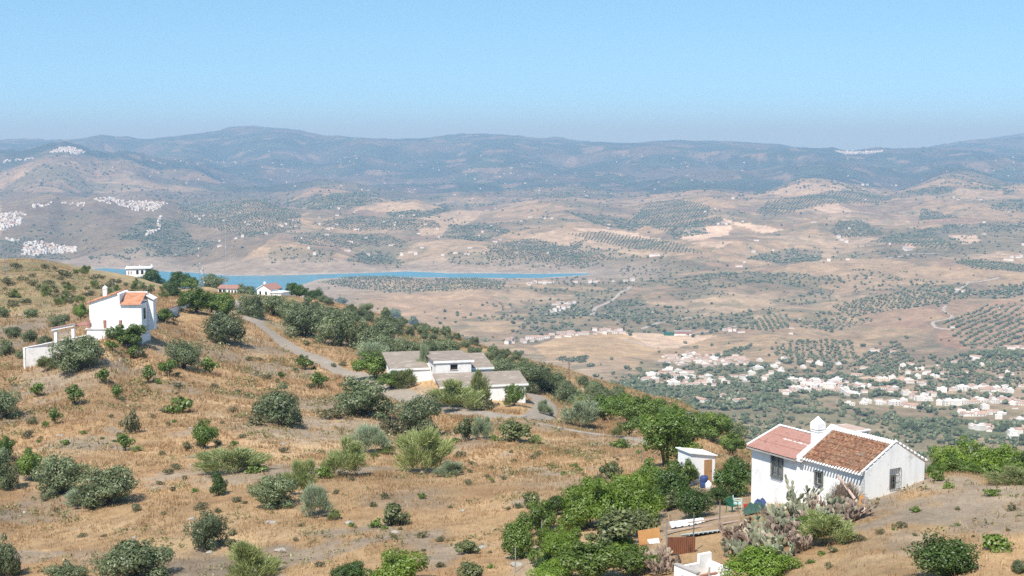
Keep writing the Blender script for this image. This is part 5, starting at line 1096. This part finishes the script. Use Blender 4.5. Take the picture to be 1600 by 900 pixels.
# red blossoms beside the garden trees
for px, py, w_, lb in ((1022, 770, 22, 'red flowering bush, the left one among the garden trees'), (1040, 762, 18, 'red flowering bush, the right one among the garden trees'), (105, 502, 9, 'small red flowering bush left of the terraced house'), (84, 506, 7, 'tiny red flowering bush near the left slope')):
    d = float(hit(px, py)[0]); x, y, _ = pt(px, py, d); t = empty('flowering_bush', (x, y, gz(x, y) + (.55 if px > 500 else 0)), 0); s = w_ * d / F; tag(t, lb, 'bush')
    L = dome(int(px), s, s * 1.1, 5, .2); crown_of(t, 'foliage', L, 420, s * .045, 'green', int(px)); crown_of(t, 'blossom', L, 420, s * .05, 'redflower', int(px) + 1)
# ------------------------------------------------------------------ prickly pears
def cactus_mesh(parent, seed, h, w, n, matl='cactus', dead=.0):
    r = random.Random(seed); V = []; T = []; tips = []
    def pad(base, dirv, nrm, L):
        side = dirv.cross(nrm).normalized(); out = []; m_ = 10
        for s in (-1, 1):
            for i in range(m_):
                a = 2 * math.pi * i / m_; u = .5 - .5 * math.cos(a) if False else .5 + .5 * math.sin(a); wv = math.cos(a) * .33 * (0.75 + .35 * u)
                out.append(base + dirv * (L * u) + side * (L * wv) + nrm * (s * L * .03))
        out.append(base + dirv * L * .55 + nrm * L * .07); out.append(base + dirv * L * .55 - nrm * L * .07)
        V.append(out); T.append(r.random()); tips.append((base + dirv * L, dirv, nrm, L, side))
    for i in range(max(3, n // 9)):
        a = r.uniform(0, 6.28); q = w * .22 * r.random() ** .5; d = Vector((math.cos(a) * r.uniform(0, .8), math.sin(a) * r.uniform(0, .8), 1)).normalized(); nn = Vector((math.cos(a), math.sin(a), .2)); nn = (nn - d * nn.dot(d)).normalized()
        pad(Vector((q * math.cos(a), q * math.sin(a), -.05)), d, nn, r.uniform(.32, .45))
    while len(V) < n:
        b, d, nn, L, sd = tips[r.randrange(len(tips))]
        if b.z > h * r.uniform(.7, 1.0): continue
        f = r.uniform(-.7, .7); d2 = (d * math.cos(f) + sd * math.sin(f) + nn * r.uniform(-.5, .5) + Vector((0, 0, .25))).normalized(); a = r.uniform(-.9, .9)
        n2 = (nn * math.cos(a) + sd * math.sin(a)); n2 = (n2 - d2 * n2.dot(d2)).normalized(); pad(b - d * L * .08 + sd * math.sin(f) * L * .25, d2, n2, r.uniform(.26, .40))
    vs = [tuple(p) for q in V for p in q]; fs = []; tn = []
    for k in range(len(V)):
        o = k * 22
        for i in range(10):
            j = (i + 1) % 10; fs += [(o + i, o + j, o + 10 + j, o + 10 + i)]
        for i in range(10): j = (i + 1) % 10; fs += [(o + 21, o + j, o + i, o + i), (o + 20, o + 10 + i, o + 10 + j, o + 10 + j)]
        tn += [T[k]] * 30
    me = bpy.data.meshes.new('pads'); me.from_pydata(vs, [], [tuple(dict.fromkeys(f)) for f in fs]); at_ = me.attributes.new('tone', 'FLOAT', 'FACE'); at_.data.foreach_set('value', np.array(tn, np.float32)); me.materials.append(M[matl])
    o = bpy.data.objects.new('pads', me); COL.objects.link(o); o.parent = parent; return o
def cactus(px, py, wpx, hpx, n, label, seed, matl='cactus', group=None, d=None):
    d = float(hit(px, py)[0]) if d is None else d; x, y, _ = pt(px, py, d); t = empty('prickly_pear', (x, y, gz(x, y)), 0); tag(t, label, 'cactus', group); cactus_mesh(t, seed, hpx * d / F, wpx * d / F, n, matl); return t
cactus(1248, 800, 64, 74, 170, 'tallest prickly pear cactus standing against the farmhouse long wall', 5)
CT = [(1140, 870, 50, 26), (1165, 862, 50, 30), (1190, 852, 50, 30), (1215, 840, 50, 28), (1240, 832, 50, 26), (1268, 826, 46, 24), (1296, 822, 46, 22), (1318, 820, 40, 22), (1205, 864, 50, 26), (1232, 852, 46, 26), (1175, 878, 46, 24), (1258, 844, 44, 24), (1284, 836, 40, 22), (1148, 850, 36, 22), (1222, 820, 40, 24), (1338, 812, 26, 24), (1190, 832, 40, 22), (1206, 816, 40, 22), (1244, 812, 40, 22), (1280, 808, 40, 20), (1305, 806, 36, 20), (1160, 842, 40, 22), (1225, 876, 46, 22), (1250, 862, 46, 22)]
protoC = []
for i, (px, py, w_, h_) in enumerate(CT):
    if i < 6: protoC.append(cactus(px, py, w_, h_, 85, 'withered grey brown prickly pear in the thicket below the farmhouse' if i % 2 else 'grey green prickly pear in the thicket below the farmhouse', 20 + i, 'deadcactus' if i % 2 else 'cactus', 'prickly pear thicket below the farmhouse'))
    else:
        c = copy_tree(protoC[i % 6]); d = float(hit(px, py)[0]); x, y, _ = pt(px, py, d); c.location = (x, y, gz(x, y)); c.rotation_euler.z = i * 1.7
for i, (px, py) in enumerate(((1012, 890), (1036, 880), (1030, 900), (1050, 893))):
    c = copy_tree(protoC[1 if i % 2 == 0 else 3]); d = float(hit(px, py)[0]); x, y, _ = pt(px, py, d); c.location = (x, y, gz(x, y)); c.rotation_euler.z = i * 1.1; c.scale = (.7, .7, .8); c['label'] = 'withered prickly pear left of the white basin'; c['group'] = 'withered cacti by the basin'
# stones on the slope
for i in range(26):
    px, py = gp.uniform(0, 1000), gp.uniform(640, 890); d = float(hit(px, py)[0]); x, y, _ = pt(px, py, d)
    if i == 0:
        b = bpy.data.meshes.new('rock'); import bmesh; bm = bmesh.new(); bmesh.ops.create_icosphere(bm, subdivisions=2, radius=.28)
        for v in bm.verts: v.co *= 1 + .45 * float(perlin(np.array([v.co.x * 5 + 9]), np.array([v.co.y * 5 + v.co.z * 7]))[0]); v.co.z *= .55
        bm.to_mesh(b); bm.free(); b.materials.append(M['stone']); o0_ = bpy.data.objects.new('rock', b); COL.objects.link(o0_); tag(o0_, 'pale stone lying in the dry grass of the slope', 'rock', 'stones on the slope'); o = o0_
    else: o = o0_.copy(); COL.objects.link(o)
    o.location = (x, y, gz(x, y) + .03); o.rotation_euler.z = i; s = gp.uniform(.4, 1.3); o.scale = (s * 1.3, s, s * .8)
# ================================================================== the valley: houses, olive groves, grass
KEEP = []                                             # photo places that trees must leave free
fr_ = random.Random(31)
def house_proto(i):
    w, d, h, kind = ((9, 7, 3.2, 'gable'), (13, 7, 3.0, 'gable'), (8, 8, 6.0, 'gable'), (10, 8, 5.8, 'flat'), (16, 6.5, 3.4, 'gable'), (11, 7, 3.4, 'flat'), (20, 8, 6.2, 'gable'))[i]
    root = empty('village_house', (0, 0, 0)); tag(root, 'house', 'house'); b = MB(); b.box(-w / 2, w / 2, -d / 2, d / 2, -3, h)
    rh = d * .15
    if kind == 'gable': b.prism([(-d / 2, h), (d / 2, h), (0, h + rh)], 'x', -w / 2, w / 2)
    n = int(w / 2.6)
    for fl in range(1 if h < 4 else 2):
        for k in range(n): x = -w / 2 + (k + .5) * w / n; b.box(x - .35, x + .35, -d / 2 - .05, -d / 2 + .02, fl * 2.8 + .9, fl * 2.8 + 2.1, 1)
    b.box(w / 2 - .02, w / 2 + .05, -.5, .5, .9, 2.1, 1); b.build('wall', [M['valley_wall'], M['dark']], root); r = MB(); ro = .2
    if kind == 'gable':
        for s in (-1, 1): r.hexa([(-w / 2 - .25, s * (d / 2 + ro), h - .12), (w / 2 + .25, s * (d / 2 + ro), h - .12), (w / 2 + .25, 0, h + rh + .05), (-w / 2 - .25, 0, h + rh + .05)], [(-w / 2 - .25, s * (d / 2 + ro), h + .1), (w / 2 + .25, s * (d / 2 + ro), h + .1), (w / 2 + .25, 0, h + rh + .27), (-w / 2 - .25, 0, h + rh + .27)])
        r.build('roof', M['valley_roof'], root)
    else:
        r.box(-w / 2 - .1, w / 2 + .1, -d / 2 - .1, d / 2 + .1, h + .002, h + .5); r.build('roof', M['valley_wall'], root); MB().box(-w * .3, w * .1, -d * .2, d * .3, h + .5, h + 2.6).build('stair_tower', M['valley_wall'], root)
    return root
M['valley_roof'] = mat('valley_clay_tiles', (.36, .22, .16), (.45, .31, .24), .12, c3=(.30, .19, .14))
HP = [house_proto(i) for i in range(7)]; hused = set(); NH = 0; REST = []
def village(label, group, pts, kinds, rot=None, smin=.8, smax=1.25):
    global NH
    for px, py in pts:
        d = float(hit(px, py, 900)[0])
        if d != d: continue
        x, y, _ = pt(px, py, d); i = fr_.choice(kinds); s = fr_.uniform(smin, smax) * .74; rz = fr_.choice((0, 0, 1.57, 3.14)) + fr_.gauss(0, .25) + (rot or 0); KEEP.append((px, py))
        if NH >= 292: REST.append((i, x, y, s, rz)); continue
        o = HP[i] if i not in hused else copy_tree(HP[i]); hused.add(i); NH += 1
        o.location = (x, y, gz(x, y)); o.rotation_euler = (0, 0, rz); o.scale = (s * fr_.uniform(1.0, 1.5), s, s * .92); tag(o, label, 'house', group)
def fill(poly, n, seed, gap=2.4):
    r = random.Random(seed); x0 = min(p[0] for p in poly); x1 = max(p[0] for p in poly); y0 = min(p[1] for p in poly); y1 = max(p[1] for p in poly); out = []; tries = 0
    while len(out) < n and tries < n * 60:
        tries += 1; p = (r.uniform(x0, x1), r.uniform(y0, y1))
        if inside(np.array([p[0]]), np.array([p[1]]), poly)[0] and all(abs(p[0] - q[0]) * .35 + abs(p[1] - q[1]) > gap for q in out): out.append(p)
    return out
def line(pts, n, jit, seed):
    r = random.Random(seed); out = []
    for i in range(n):
        t = r.random() * (len(pts) - 1); k = int(t); t -= k; a, b = pts[k], pts[k + 1]; out.append((a[0] + (b[0] - a[0]) * t + r.uniform(-2, 2), a[1] + (b[1] - a[1]) * t + r.uniform(-jit, jit)))
    return out
RF, FL = [0, 1, 2, 4], [3, 5, 3, 1, 5]
t = empty('sports_hall', pt(1068, 524, float(hit(1068, 524)[0])), -.05); tag(t, 'long pink and white warehouse with a grey roof beside the field', 'warehouse'); MB().box(-16, 14, 0, 12, -2, 6.5).build('wall', M['redtile'], t); MB().box(-16, 14, -.1, -.01, -2, 2.2).build('plinth', M['clean'], t); MB().box(-16.4, 14.4, -.4, 12.4, 6.502, 7.1).build('roof', M['kerb'], t); MB().box(-34, -16.1, 0, 9, -2, 4.5).build('annex', M['green_plastic'], t)
village('white house with tiled roof in the compact village beside the tan field', 'houses of the red roofed village', fill([(1015, 562), (1050, 553), (1085, 550), (1150, 555), (1190, 564), (1176, 572), (1130, 574), (1060, 571)], 62, 1), [0, 0, 1, 2, 4, 4, 5])
village('white house in the loose village among the trees right of the spur', 'houses of the village by the spur', fill([(1012, 580), (1060, 577), (1110, 590), (1112, 602), (1060, 604), (1005, 598)], 34, 2), RF + [5, 3])
village('white house in the street village tucked behind the spur', 'houses of the street village', line([(790, 537), (850, 528), (900, 521), (975, 517)], 44, 3.2, 3), RF + [2, 6], smin=.9, smax=1.4)
village('white house in the middle village strip on the valley floor', 'houses of the middle valley village', line([(1225, 616), (1260, 606), (1300, 607), (1336, 619)], 34, 3.2, 4) + line([(1228, 600), (1262, 596), (1290, 600)], 8, 1.5, 41), RF + FL, smin=.9, smax=1.4)
village('white house in the village right of the middle valley village', 'houses right of the middle valley village', line([(1300, 600), (1345, 604), (1400, 612), (1445, 626)], 30, 3, 5) + line([(1325, 633), (1390, 630), (1440, 637)], 14, 2, 51) + line([(1340, 588), (1420, 597), (1445, 602)], 9, 2, 52), RF + FL, smin=.9, smax=1.4)
village('white house in the rightmost village strip on the valley floor', 'houses at the right edge of the valley', line([(1455, 612), (1520, 606), (1600, 613)], 24, 3, 6) + line([(1480, 634), (1540, 626), (1600, 630)], 26, 3.4, 61), RF + FL, smin=.9, smax=1.4)
village('white house standing low on the near bank of the dry river', 'houses on the near river bank', line([(1500, 651), (1560, 645), (1600, 650)], 9, 2, 7) + line([(1520, 670), (1590, 677)], 9, 2.5, 71), RF + FL, smin=.9, smax=1.5)
village('lone white house among the olive trees on the valley slopes', 'lone houses on the valley slopes', [(1155, 628), (1130, 622), (1095, 628), (1215, 568), (1225, 562), (1265, 566), (1280, 570), (1310, 570), (1335, 588), (1420, 598), (1450, 582), (1440, 578), (1362, 551), (1372, 549), (1394, 551), (1237, 514), (1236, 522), (1490, 512), (1496, 453), (1505, 456), (1141, 518), (1148, 517), (1158, 520), (1135, 516), (1576, 545), (1590, 543), (1598, 545), (1525, 560), (1210, 575), (1255, 575), (1130, 592), (1145, 590), (1160, 592), (1185, 578)], RF + [5], smin=1.0, smax=1.6)
village('white house on the low rise in front of the lake tip', 'houses on the rise before the lake', line([(822, 445), (840, 443), (860, 442), (900, 441)], 12, 1.4, 8) + [(922, 442), (932, 441), (958, 440), (978, 440), (988, 439)], RF, smin=1.2, smax=1.8)
village('white house among dark trees on the slope above the street village', 'houses among the dark trees', fill([(855, 485), (870, 474), (902, 473), (880, 486), (862, 490)], 12, 9), RF, smin=1.1, smax=1.6)
village('far house', 'far', [(1575, 407), (1580, 404), (1590, 403), (1596, 402), (1420, 391), (1415, 390), (1318, 376), (1310, 372), (1322, 379), (1130, 349), (1123, 350), (1135, 351), (1030, 399), (1022, 400), (1325, 406), (1155, 417), (1295, 408), (1538, 348), (1348, 290), (1355, 290), (650, 398), (628, 399), (692, 399), (730, 398), (1145, 311), (1400, 290)], RF, smin=1.4, smax=2.2)
village('far house', 'far', fill([(0, 335), (30, 330), (42, 336), (30, 352), (0, 362)], 75, 10, 1.5) + fill([(33, 398), (40, 378), (70, 380), (120, 388), (118, 394), (60, 400)], 140, 11, 1.3) + fill([(140, 312), (170, 308), (200, 314), (265, 316), (240, 330), (215, 330), (180, 320)], 130, 12, 1.3) + line([(40, 324), (70, 320), (110, 318), (135, 320)], 30, 3, 13) + line([(228, 366), (250, 358), (248, 345), (252, 340)], 26, 3, 14) + fill([(30, 376), (10, 374), (30, 380)], 10, 15), RF + FL, smin=.9, smax=1.5)
village('far house', 'far', fill([(80, 238), (95, 231), (112, 230), (132, 238), (120, 242), (100, 237)], 100, 16, 1.1) + fill([(1305, 236), (1330, 236), (1380, 236), (1370, 240), (1320, 241)], 70, 17, 1.0) + line([(0, 254), (30, 250), (55, 247)], 16, 1.5, 18), RF + FL, smin=1.2, smax=2.2)
village('far house', 'far', fill([(460, 330), (700, 300), (900, 330), (1000, 340), (900, 400), (560, 400), (300, 400), (300, 330)], 75, 19), RF, smin=.9, smax=1.6)
village('far house', 'far', fill([(150, 260), (430, 230), (800, 245), (1150, 240), (1200, 280), (900, 310), (600, 300), (300, 290)], 130, 20), RF, smin=.9, smax=1.5)
village('far house', 'far', fill([(1100, 300), (1600, 280), (1600, 400), (1100, 420)], 22, 21) + fill([(1200, 250), (1600, 240), (1600, 280), (1200, 285)], 14, 22), RF, smin=1.0, smax=1.6)
village('far house', 'far', fill([(1225, 614), (1345, 600), (1450, 608), (1600, 596), (1600, 640), (1480, 640), (1330, 632), (1240, 624)], 26, 31) + fill([(1005, 600), (1110, 604), (1225, 590), (1220, 575), (1130, 590)], 22, 32) + fill([(1240, 580), (1330, 575), (1600, 560), (1600, 590), (1400, 600)], 26, 33) + fill([(1490, 640), (1600, 640), (1600, 690), (1520, 680)], 14, 34), RF + FL, smin=.7, smax=1.2)
def merge_far():
    vs = []; fs = []; mi = []; order = {'wall': 0, 'roof': 1, 'window': 2, 'stair_tower': 0}
    data = []
    for i in range(7):
        dd = []
        for ch in HP[i].children:
            dd.append(([tuple(v.co) for v in ch.data.vertices], [tuple(p.vertices) for p in ch.data.polygons], 1 if (ch.data.materials[0] is M['valley_roof']) else 0))
        data.append(dd)
    for i, x, y, s, rz in REST:
        c, n = math.cos(rz) * s, math.sin(rz) * s; z = gz(x, y)
        for v, f, m_ in data[i]:
            b = len(vs); vs += [(x + p[0] * c - p[1] * n, y + p[0] * n + p[1] * c, z + p[2] * s) for p in v]; fs += [tuple(b + q for q in g_) for g_ in f]; mi += [m_] * len(f)
    me = bpy.data.meshes.new('distant_houses'); me.from_pydata(vs, [], fs); me.materials.append(M['valley_wall']); me.materials.append(M['valley_roof']); me.polygons.foreach_set('material_index', np.array(mi, np.int32)); me.update()
    o = bpy.data.objects.new('distant_houses', me); COL.objects.link(o); tag(o, 'white specks of distant villages and farmhouses on the far hills', 'distant houses', kind='stuff')
merge_far()
# ------------------------------------------------------------------ olive groves of the valley
def in_zone(px, py, poly): return inside(px, py, poly)
rs = np.random.RandomState(8); TX, TY, TR, TH = [], [], [], []
def emit(x, y, r, hr=.8):
    TX.append(x); TY.append(y); TR.append(r); TH.append(r * hr)
def world_poly_box(poly):
    q = np.array(poly, float); d = hit(q[:, 0], np.clip(q[:, 1], 290, 760), 900); u, _ = ray(q[:, 0], q[:, 1]); return np.nanmin(u * d) - 60, np.nanmax(u * d) + 60, np.nanmin(d) - 250, np.nanmax(d) + 250
def scatter(poly, sa, sb, ang, crown, jit=.18, keep=.93, clump=None):
    x0, x1, y0, y1 = world_poly_box(poly); c, s = math.cos(R(ang)), math.sin(R(ang)); L = math.hypot(x1 - x0, y1 - y0) / 2; n, m_ = int(L / sa) + 1, int(L / sb) + 1
    if n * m_ * 4 > 900000: return
    a, b = np.meshgrid(np.arange(-n, n + 1) * sa, np.arange(-m_, m_ + 1) * sb); a = a.ravel(); b = b.ravel(); a = a + rs.normal(size=a.size) * jit * sa * (1 if clump is not None else .35); b = b + rs.normal(size=b.size) * jit * sb
    x = (x0 + x1) / 2 + b * c - a * s; y = (y0 + y1) / 2 + b * s + a * c; k = (y > 950) & (x > x0) & (x < x1) & (y > y0) & (y < y1); x, y = x[k], y[k]
    k = rs.rand(len(x)) < keep; x, y = x[k], y[k]; z = ground(x, y); px, py = project(x, y, z); k = inside(px, py, poly)
    if clump is not None: k &= fbm(x / clump, y / clump, 3, 71) + .25 * rs.normal(size=len(x)) > .05
    x, y = x[k], y[k]; emit(x, y, crown * .5 * (.6 + .55 * rs.rand(len(x))))
for q in G_ROWS: scatter(*q)
for q in G_DENSE: scatter(q, 9, 9, 30, 8, .5, .8, 60)
for q in G_SCRUB: scatter(q, 12, 12, 30, 7, .6, .8, 45)
# belts of trees along the river and on the slope below the farmhouse
scatter([(960, 600), (1010, 570), (1110, 566), (1220, 578), (1240, 600), (1210, 625), (1100, 640), (1010, 625)], 10, 10, 20, 7, .6, .75, 45)
scatter([(1110, 660), (1160, 625), (1250, 618), (1340, 640), (1600, 660), (1600, 760), (1450, 760), (1100, 760)], 10, 9, 35, 6.5, .5, .72, 90)
scatter([(1110, 660), (1160, 625), (1250, 618), (1340, 640), (1600, 640), (1600, 760), (1450, 760), (1100, 760)], 12, 12, 55, 5, .6, .45, 35)
scatter([(1230, 620), (1330, 640), (1470, 645), (1600, 655), (1600, 672), (1400, 655)], 8, 8, 10, 9, .6, .9, 90)
scatter([(1390, 655), (1600, 664), (1600, 690), (1420, 678)], 8, 7, 5, 8, .5, .9, 120)
scatter([(1240, 570), (1480, 560), (1600, 600), (1600, 620), (1240, 610)], 13, 13, 25, 7, .6, .6, 50)
scatter([(1500, 555), (1560, 548), (1600, 552), (1600, 568), (1490, 568)], 8, 8, 25, 10, .5, .9, 150)
scatter([(1440, 455), (1470, 450), (1600, 445), (1600, 466), (1500, 468)], 10, 10, 25, 9, .5, .9, 120)
# trees dotted over the rest of the valley
n = 60000; u = rs.uniform(-.42, .42, n); d = np.exp(rs.uniform(math.log(1500), math.log(7200), n)); x = u * d; z = ground(x, d); px, py = project(x, d, z)
pr_ = .018 + .38 * smooth(.08, .42, fbm(x / 520, d / 520, 6, 24) + .4 * fbm(x / 90, d / 90, 4, 25)) * (1 - .65 * smooth(2800, 5000, d)); k = (rs.rand(n) < pr_) & (segdist(x, d, LAKE_XY) > 60) & ~inside(x, d, LAKE_XY)
for q in ([(830, 540), (900, 520), (1060, 520), (1060, 545), (930, 562), (850, 556)], [(1065, 375), (1076, 352), (1225, 352), (1225, 364), (1100, 374)], [(885, 356), (1047, 372), (1047, 380), (940, 366)]): k &= ~inside(px, py, q) | (rs.rand(n) < .03)
emit(x[k], d[k], 2.0 + 2.6 * rs.rand(k.sum()) + smooth(3500, 6500, d[k]) * 2)
n = 9000; d = np.exp(rs.uniform(math.log(6500), math.log(11000), n)); u = rs.uniform(-.4, .4, n); x = u * d; k = fbm(x / 420, d / 420, 6, 32) + .3 * rs.normal(size=n) > .12; emit(x[k], d[k], 4 + 6 * rs.rand(k.sum()), .6)
x = np.concatenate(TX); y = np.concatenate(TY); r_ = np.concatenate(TR); h_ = np.concatenate(TH); z = ground(x, y)
# keep the trees out of houses and roads
px, py = project(x, y, z); kp = np.array(KEEP); bad = np.zeros(len(x), bool)
for q in ([(1235, 632), (1330, 628), (1310, 643), (1240, 641)], [(1300, 643), (1400, 641), (1500, 648), (1600, 655), (1600, 664), (1500, 661), (1400, 655)], [(1240, 598), (1330, 598), (1300, 606)], [(1340, 590), (1420, 588), (1380, 600)]): bad |= inside(px, py, q) & (rs.rand(len(x)) < .88)
cell = {}
for a, b in KEEP: cell.setdefault((int(a // 6), int(b // 4)), []).append((a, b))
near_ = (y < 3500)
for i in np.where(near_)[0]:
    ca, cb = int(px[i] // 6), int(py[i] // 4)
    for da in (-1, 0, 1):
        for db in (-1, 0, 1):
            for a, b in cell.get((ca + da, cb + db), ()):
                if abs(px[i] - a) < 3.4 and -1.8 < py[i] - b < 3.2: bad[i] = True
x, y, z, r_, h_ = (q[~bad] for q in (x, y, z, r_, h_))
vis = np.abs(x / y) < .40; x, y, z, r_, h_ = (q[vis] for q in (x, y, z, r_, h_))
# the nearest valley trees are trees of their own
near_i = np.where((y < 1420) & (np.abs(x / y) < .37))[0]; hid = hit(*project(x[near_i], y[near_i], z[near_i] + 3)); near_i = near_i[np.abs(hid - y[near_i]) < 120]
near_i = near_i[np.argsort(y[near_i] / r_[near_i])][:95]
for i in near_i: plant_at('olive', float(x[i]), float(y[i]), float(r_[i] * 2.2), float(h_[i] * 2.0), 'grey green olive tree on the deep slope between the farmhouse and the valley villages', 'olive trees on the slope below the farmhouse')
kk = np.ones(len(x), bool); kk[near_i] = False; x, y, z, r_, h_ = (q[kk] for q in (x, y, z, r_, h_))
print('grove trees', len(x), 'houses', NH, len(REST))
ico = np.array([(0, 0, 1)] + [(math.cos(a) * .9, math.sin(a) * .9, .42) for a in np.arange(5) * 1.2566] + [(math.cos(a + .63), math.sin(a + .63), -.35) for a in np.arange(5) * 1.2566] + [(0, 0, -.9)])
icf = np.array([(0, i, i % 5 + 1) for i in range(1, 6)] + [(i, i + 5, i % 5 + 1) for i in range(1, 6)] + [(i % 5 + 1, i + 5, i % 5 + 6) for i in range(1, 6)] + [(i + 5, 11, i % 5 + 6) for i in range(1, 6)])
octv = np.array([(0, 0, 1), (1, 0, 0), (0, 1, 0), (-1, 0, 0), (0, -1, 0), (0, 0, -.8)], float); octf = np.array([(0, 1, 2), (0, 2, 3), (0, 3, 4), (0, 4, 1), (5, 2, 1), (5, 3, 2), (5, 4, 3), (5, 1, 4)])
def blobs(tv, tf, x, y, z, r, h, lobes):
    Vs = []; Fs = []; Ts = []; o = 0
    for k in range(lobes):
        n = len(x); a = rs.rand(n) * 6.283; c, s = np.cos(a), np.sin(a); ox, oy = (rs.normal(size=(2, n)) * .38 * r) if lobes > 1 else (0 * r, 0 * r); f = .72 if lobes > 1 else 1.
        t = np.tile(tv, (n, 1, 1)) * (1 + .22 * rs.normal(size=(n, len(tv), 1)).clip(-1.5, 1.5)); t[:, :, :2] *= r[:, None, None] * f; t[:, :, 2] *= (h * f)[:, None]
        X = t[:, :, 0] * c[:, None] - t[:, :, 1] * s[:, None] + (x + ox)[:, None]; Y = t[:, :, 0] * s[:, None] + t[:, :, 1] * c[:, None] + (y + oy)[:, None]; Z = t[:, :, 2] + (z + h * (.75 + (.25 * rs.rand(n) if lobes > 1 else 0)))[:, None]
        Vs.append(np.stack([X, Y, Z], -1).reshape(-1, 3)); Fs.append((np.arange(n)[:, None, None] * len(tv) + tf[None] + o).reshape(-1, 3)); o += n * len(tv); Ts.append(np.repeat(rs.rand(n), len(tf)))
    return np.concatenate(Vs), np.concatenate(Fs), np.concatenate(Ts)
a_ = y < 2600; A = blobs(ico, icf, x[a_], y[a_], z[a_], r_[a_], h_[a_], 3); B2 = blobs(octv, octf, x[~a_], y[~a_], z[~a_], r_[~a_], h_[~a_], 1)
o = np_mesh('valley_trees', np.concatenate([A[0], B2[0]]), np.concatenate([A[1], B2[1] + len(A[0])]), M['grove'], None, [('tone', 'FACE', 'FLOAT', np.concatenate([A[2], B2[2]]))]); tag(o, 'olive groves and scattered trees all over the valley and hills', 'olive groves', kind='stuff')
# ------------------------------------------------------------------ dry grass of the near slopes
n = 1000000; d = np.sqrt(rs.uniform(56 ** 2, 470 ** 2, n)); keep = rs.rand(n) < np.clip(130 / d, .2, 1) ** 1.2; d = d[keep]; u = rs.uniform(-.40, .40, len(d)); x = u * d; z = ground(x, d); px, py = project(x, d, z)
gi = np.clip(np.searchsorted(US, u), 0, len(US) - 1); gj = np.clip(np.searchsorted(DS, d), 0, len(DS) - 1); cc = cov[gj, gi]; grassy = cc[:, 0] - .26
k = (rs.rand(len(d)) < np.clip(.06 + grassy * 7, .04, 1) * (.5 + .5 * smooth(-.25, .3, fbm(x / 4.5, d / 4.5, 4, 88)))) & (py < 940)
for Q in ROADS: k &= segdist(x, d, [(q.x, q.y) for q in Q[::2]], False) > 2.0
dx, dy = x - Bp[0], d - Bp[1]; lx_ = dx * math.cos(th) + dy * math.sin(th); ly_ = -dx * math.sin(th) + dy * math.cos(th); k &= ~((lx_ > -.3) & (lx_ < 10.2) & (ly_ > -5.3) & (ly_ < .4))
for q in ([(1030, 870), (1060, 800), (1160, 790), (1190, 800), (1100, 870)], [(560, 545), (780, 545), (830, 605), (830, 640), (690, 640), (600, 590)]): k &= ~inside(px, py, q) | (rs.rand(len(d)) < .15)
x, d, z = x[k], d[k], z[k]; n = len(x); print('grass tufts', n)
sz = (.11 + .19 * rs.rand(n)) * (1 + .6 * fbm(x / 6, d / 6, 3, 90)) * np.clip(d / 110, .85, 2.0); Vs = []; 
for b in range(3):
    a = rs.rand(n) * 6.283; w = sz * .10; le = rs.normal(size=(n, 2)) * .35; bx, by = x + rs.normal(size=n) * .12, d + rs.normal(size=n) * .12
    Vs.append(np.stack([np.stack([bx - np.cos(a) * w, by - np.sin(a) * w, z - .03], -1), np.stack([bx + np.cos(a) * w, by + np.sin(a) * w, z - .03], -1), np.stack([bx + le[:, 0] * sz, by + le[:, 1] * sz, z + sz], -1)], 1))
V = np.concatenate(Vs).reshape(-1, 3); nn = np.clip(.5 + .6 * fbm(x / 9, d / 9, 3, 95), 0, 1); tone = np.clip(np.tile(nn, 3) * .6 + .4 * rs.rand(3 * n), 0, 1)
o = np_mesh('dry_grass', V, np.arange(len(V)).reshape(-1, 3), M['drygrass'], None, [('tone', 'FACE', 'FLOAT', tone)]); tag(o, 'straw coloured dry grass covering the near slopes', 'dry grass', kind='stuff')

n = 34000; d = np.sqrt(rs.uniform(56 ** 2, 430 ** 2, n)); u = rs.uniform(-.40, .40, n); x = u * d; cl_ = fbm(x / 11, d / 11, 4, 120); k = (cl_ + .12 * rs.normal(size=n) > .24)
for Q in ROADS: k &= segdist(x, d, [(q.x, q.y) for q in Q[::2]], False) > 2.4
dx, dy = x - Bp[0], d - Bp[1]; lx_ = dx * math.cos(th) + dy * math.sin(th); ly_ = -dx * math.sin(th) + dy * math.cos(th); k &= ~((lx_ > -.3) & (lx_ < 10.2) & (ly_ > -5.3) & (ly_ < .4))
x, d = x[k], d[k]; z = ground(x, d); px, py = project(x, d, z); k = ~inside(px, py, [(560, 545), (780, 545), (830, 605), (830, 640), (690, 640), (600, 590)]) & ~inside(px, py, [(130, 440), (240, 440), (300, 480), (230, 530), (140, 535), (35, 560)]); x, d, z = x[k], d[k], z[k]
n = len(x); m_ = 14; X = np.repeat(x, m_); Y = np.repeat(d, m_); Z = np.repeat(z, m_); s_ = np.repeat((.13 + .25 * rs.rand(n)) * np.clip(d / 120, .9, 1.6), m_); nn = len(X); P0 = np.stack([X, Y, Z], 1) + rs.normal(size=(nn, 3)) * np.stack([s_, s_, s_ * .35], 1) + np.stack([0 * s_, 0 * s_, s_ * .4], 1)
a = rs.normal(size=(nn, 3)); a /= np.linalg.norm(a, axis=1, keepdims=True); b = np.cross(a, rs.normal(size=(nn, 3))); b /= np.linalg.norm(b, axis=1, keepdims=True); w = (s_ * .42)[:, None]
V = np.stack([P0 - a * w, P0 + b * w * .5, P0 + a * w, P0 - b * w * .5], 1).reshape(-1, 3)
o = np_mesh('green_weeds', V, np.arange(4 * nn).reshape(nn, 4), M['weed'], None, [('tone', 'FACE', 'FLOAT', np.clip(.35 * np.repeat(rs.rand(n), m_) + .65 * rs.rand(nn), 0, 1))]); tag(o, 'olive green and yellowish weeds among the dry grass', 'weeds', kind='stuff')
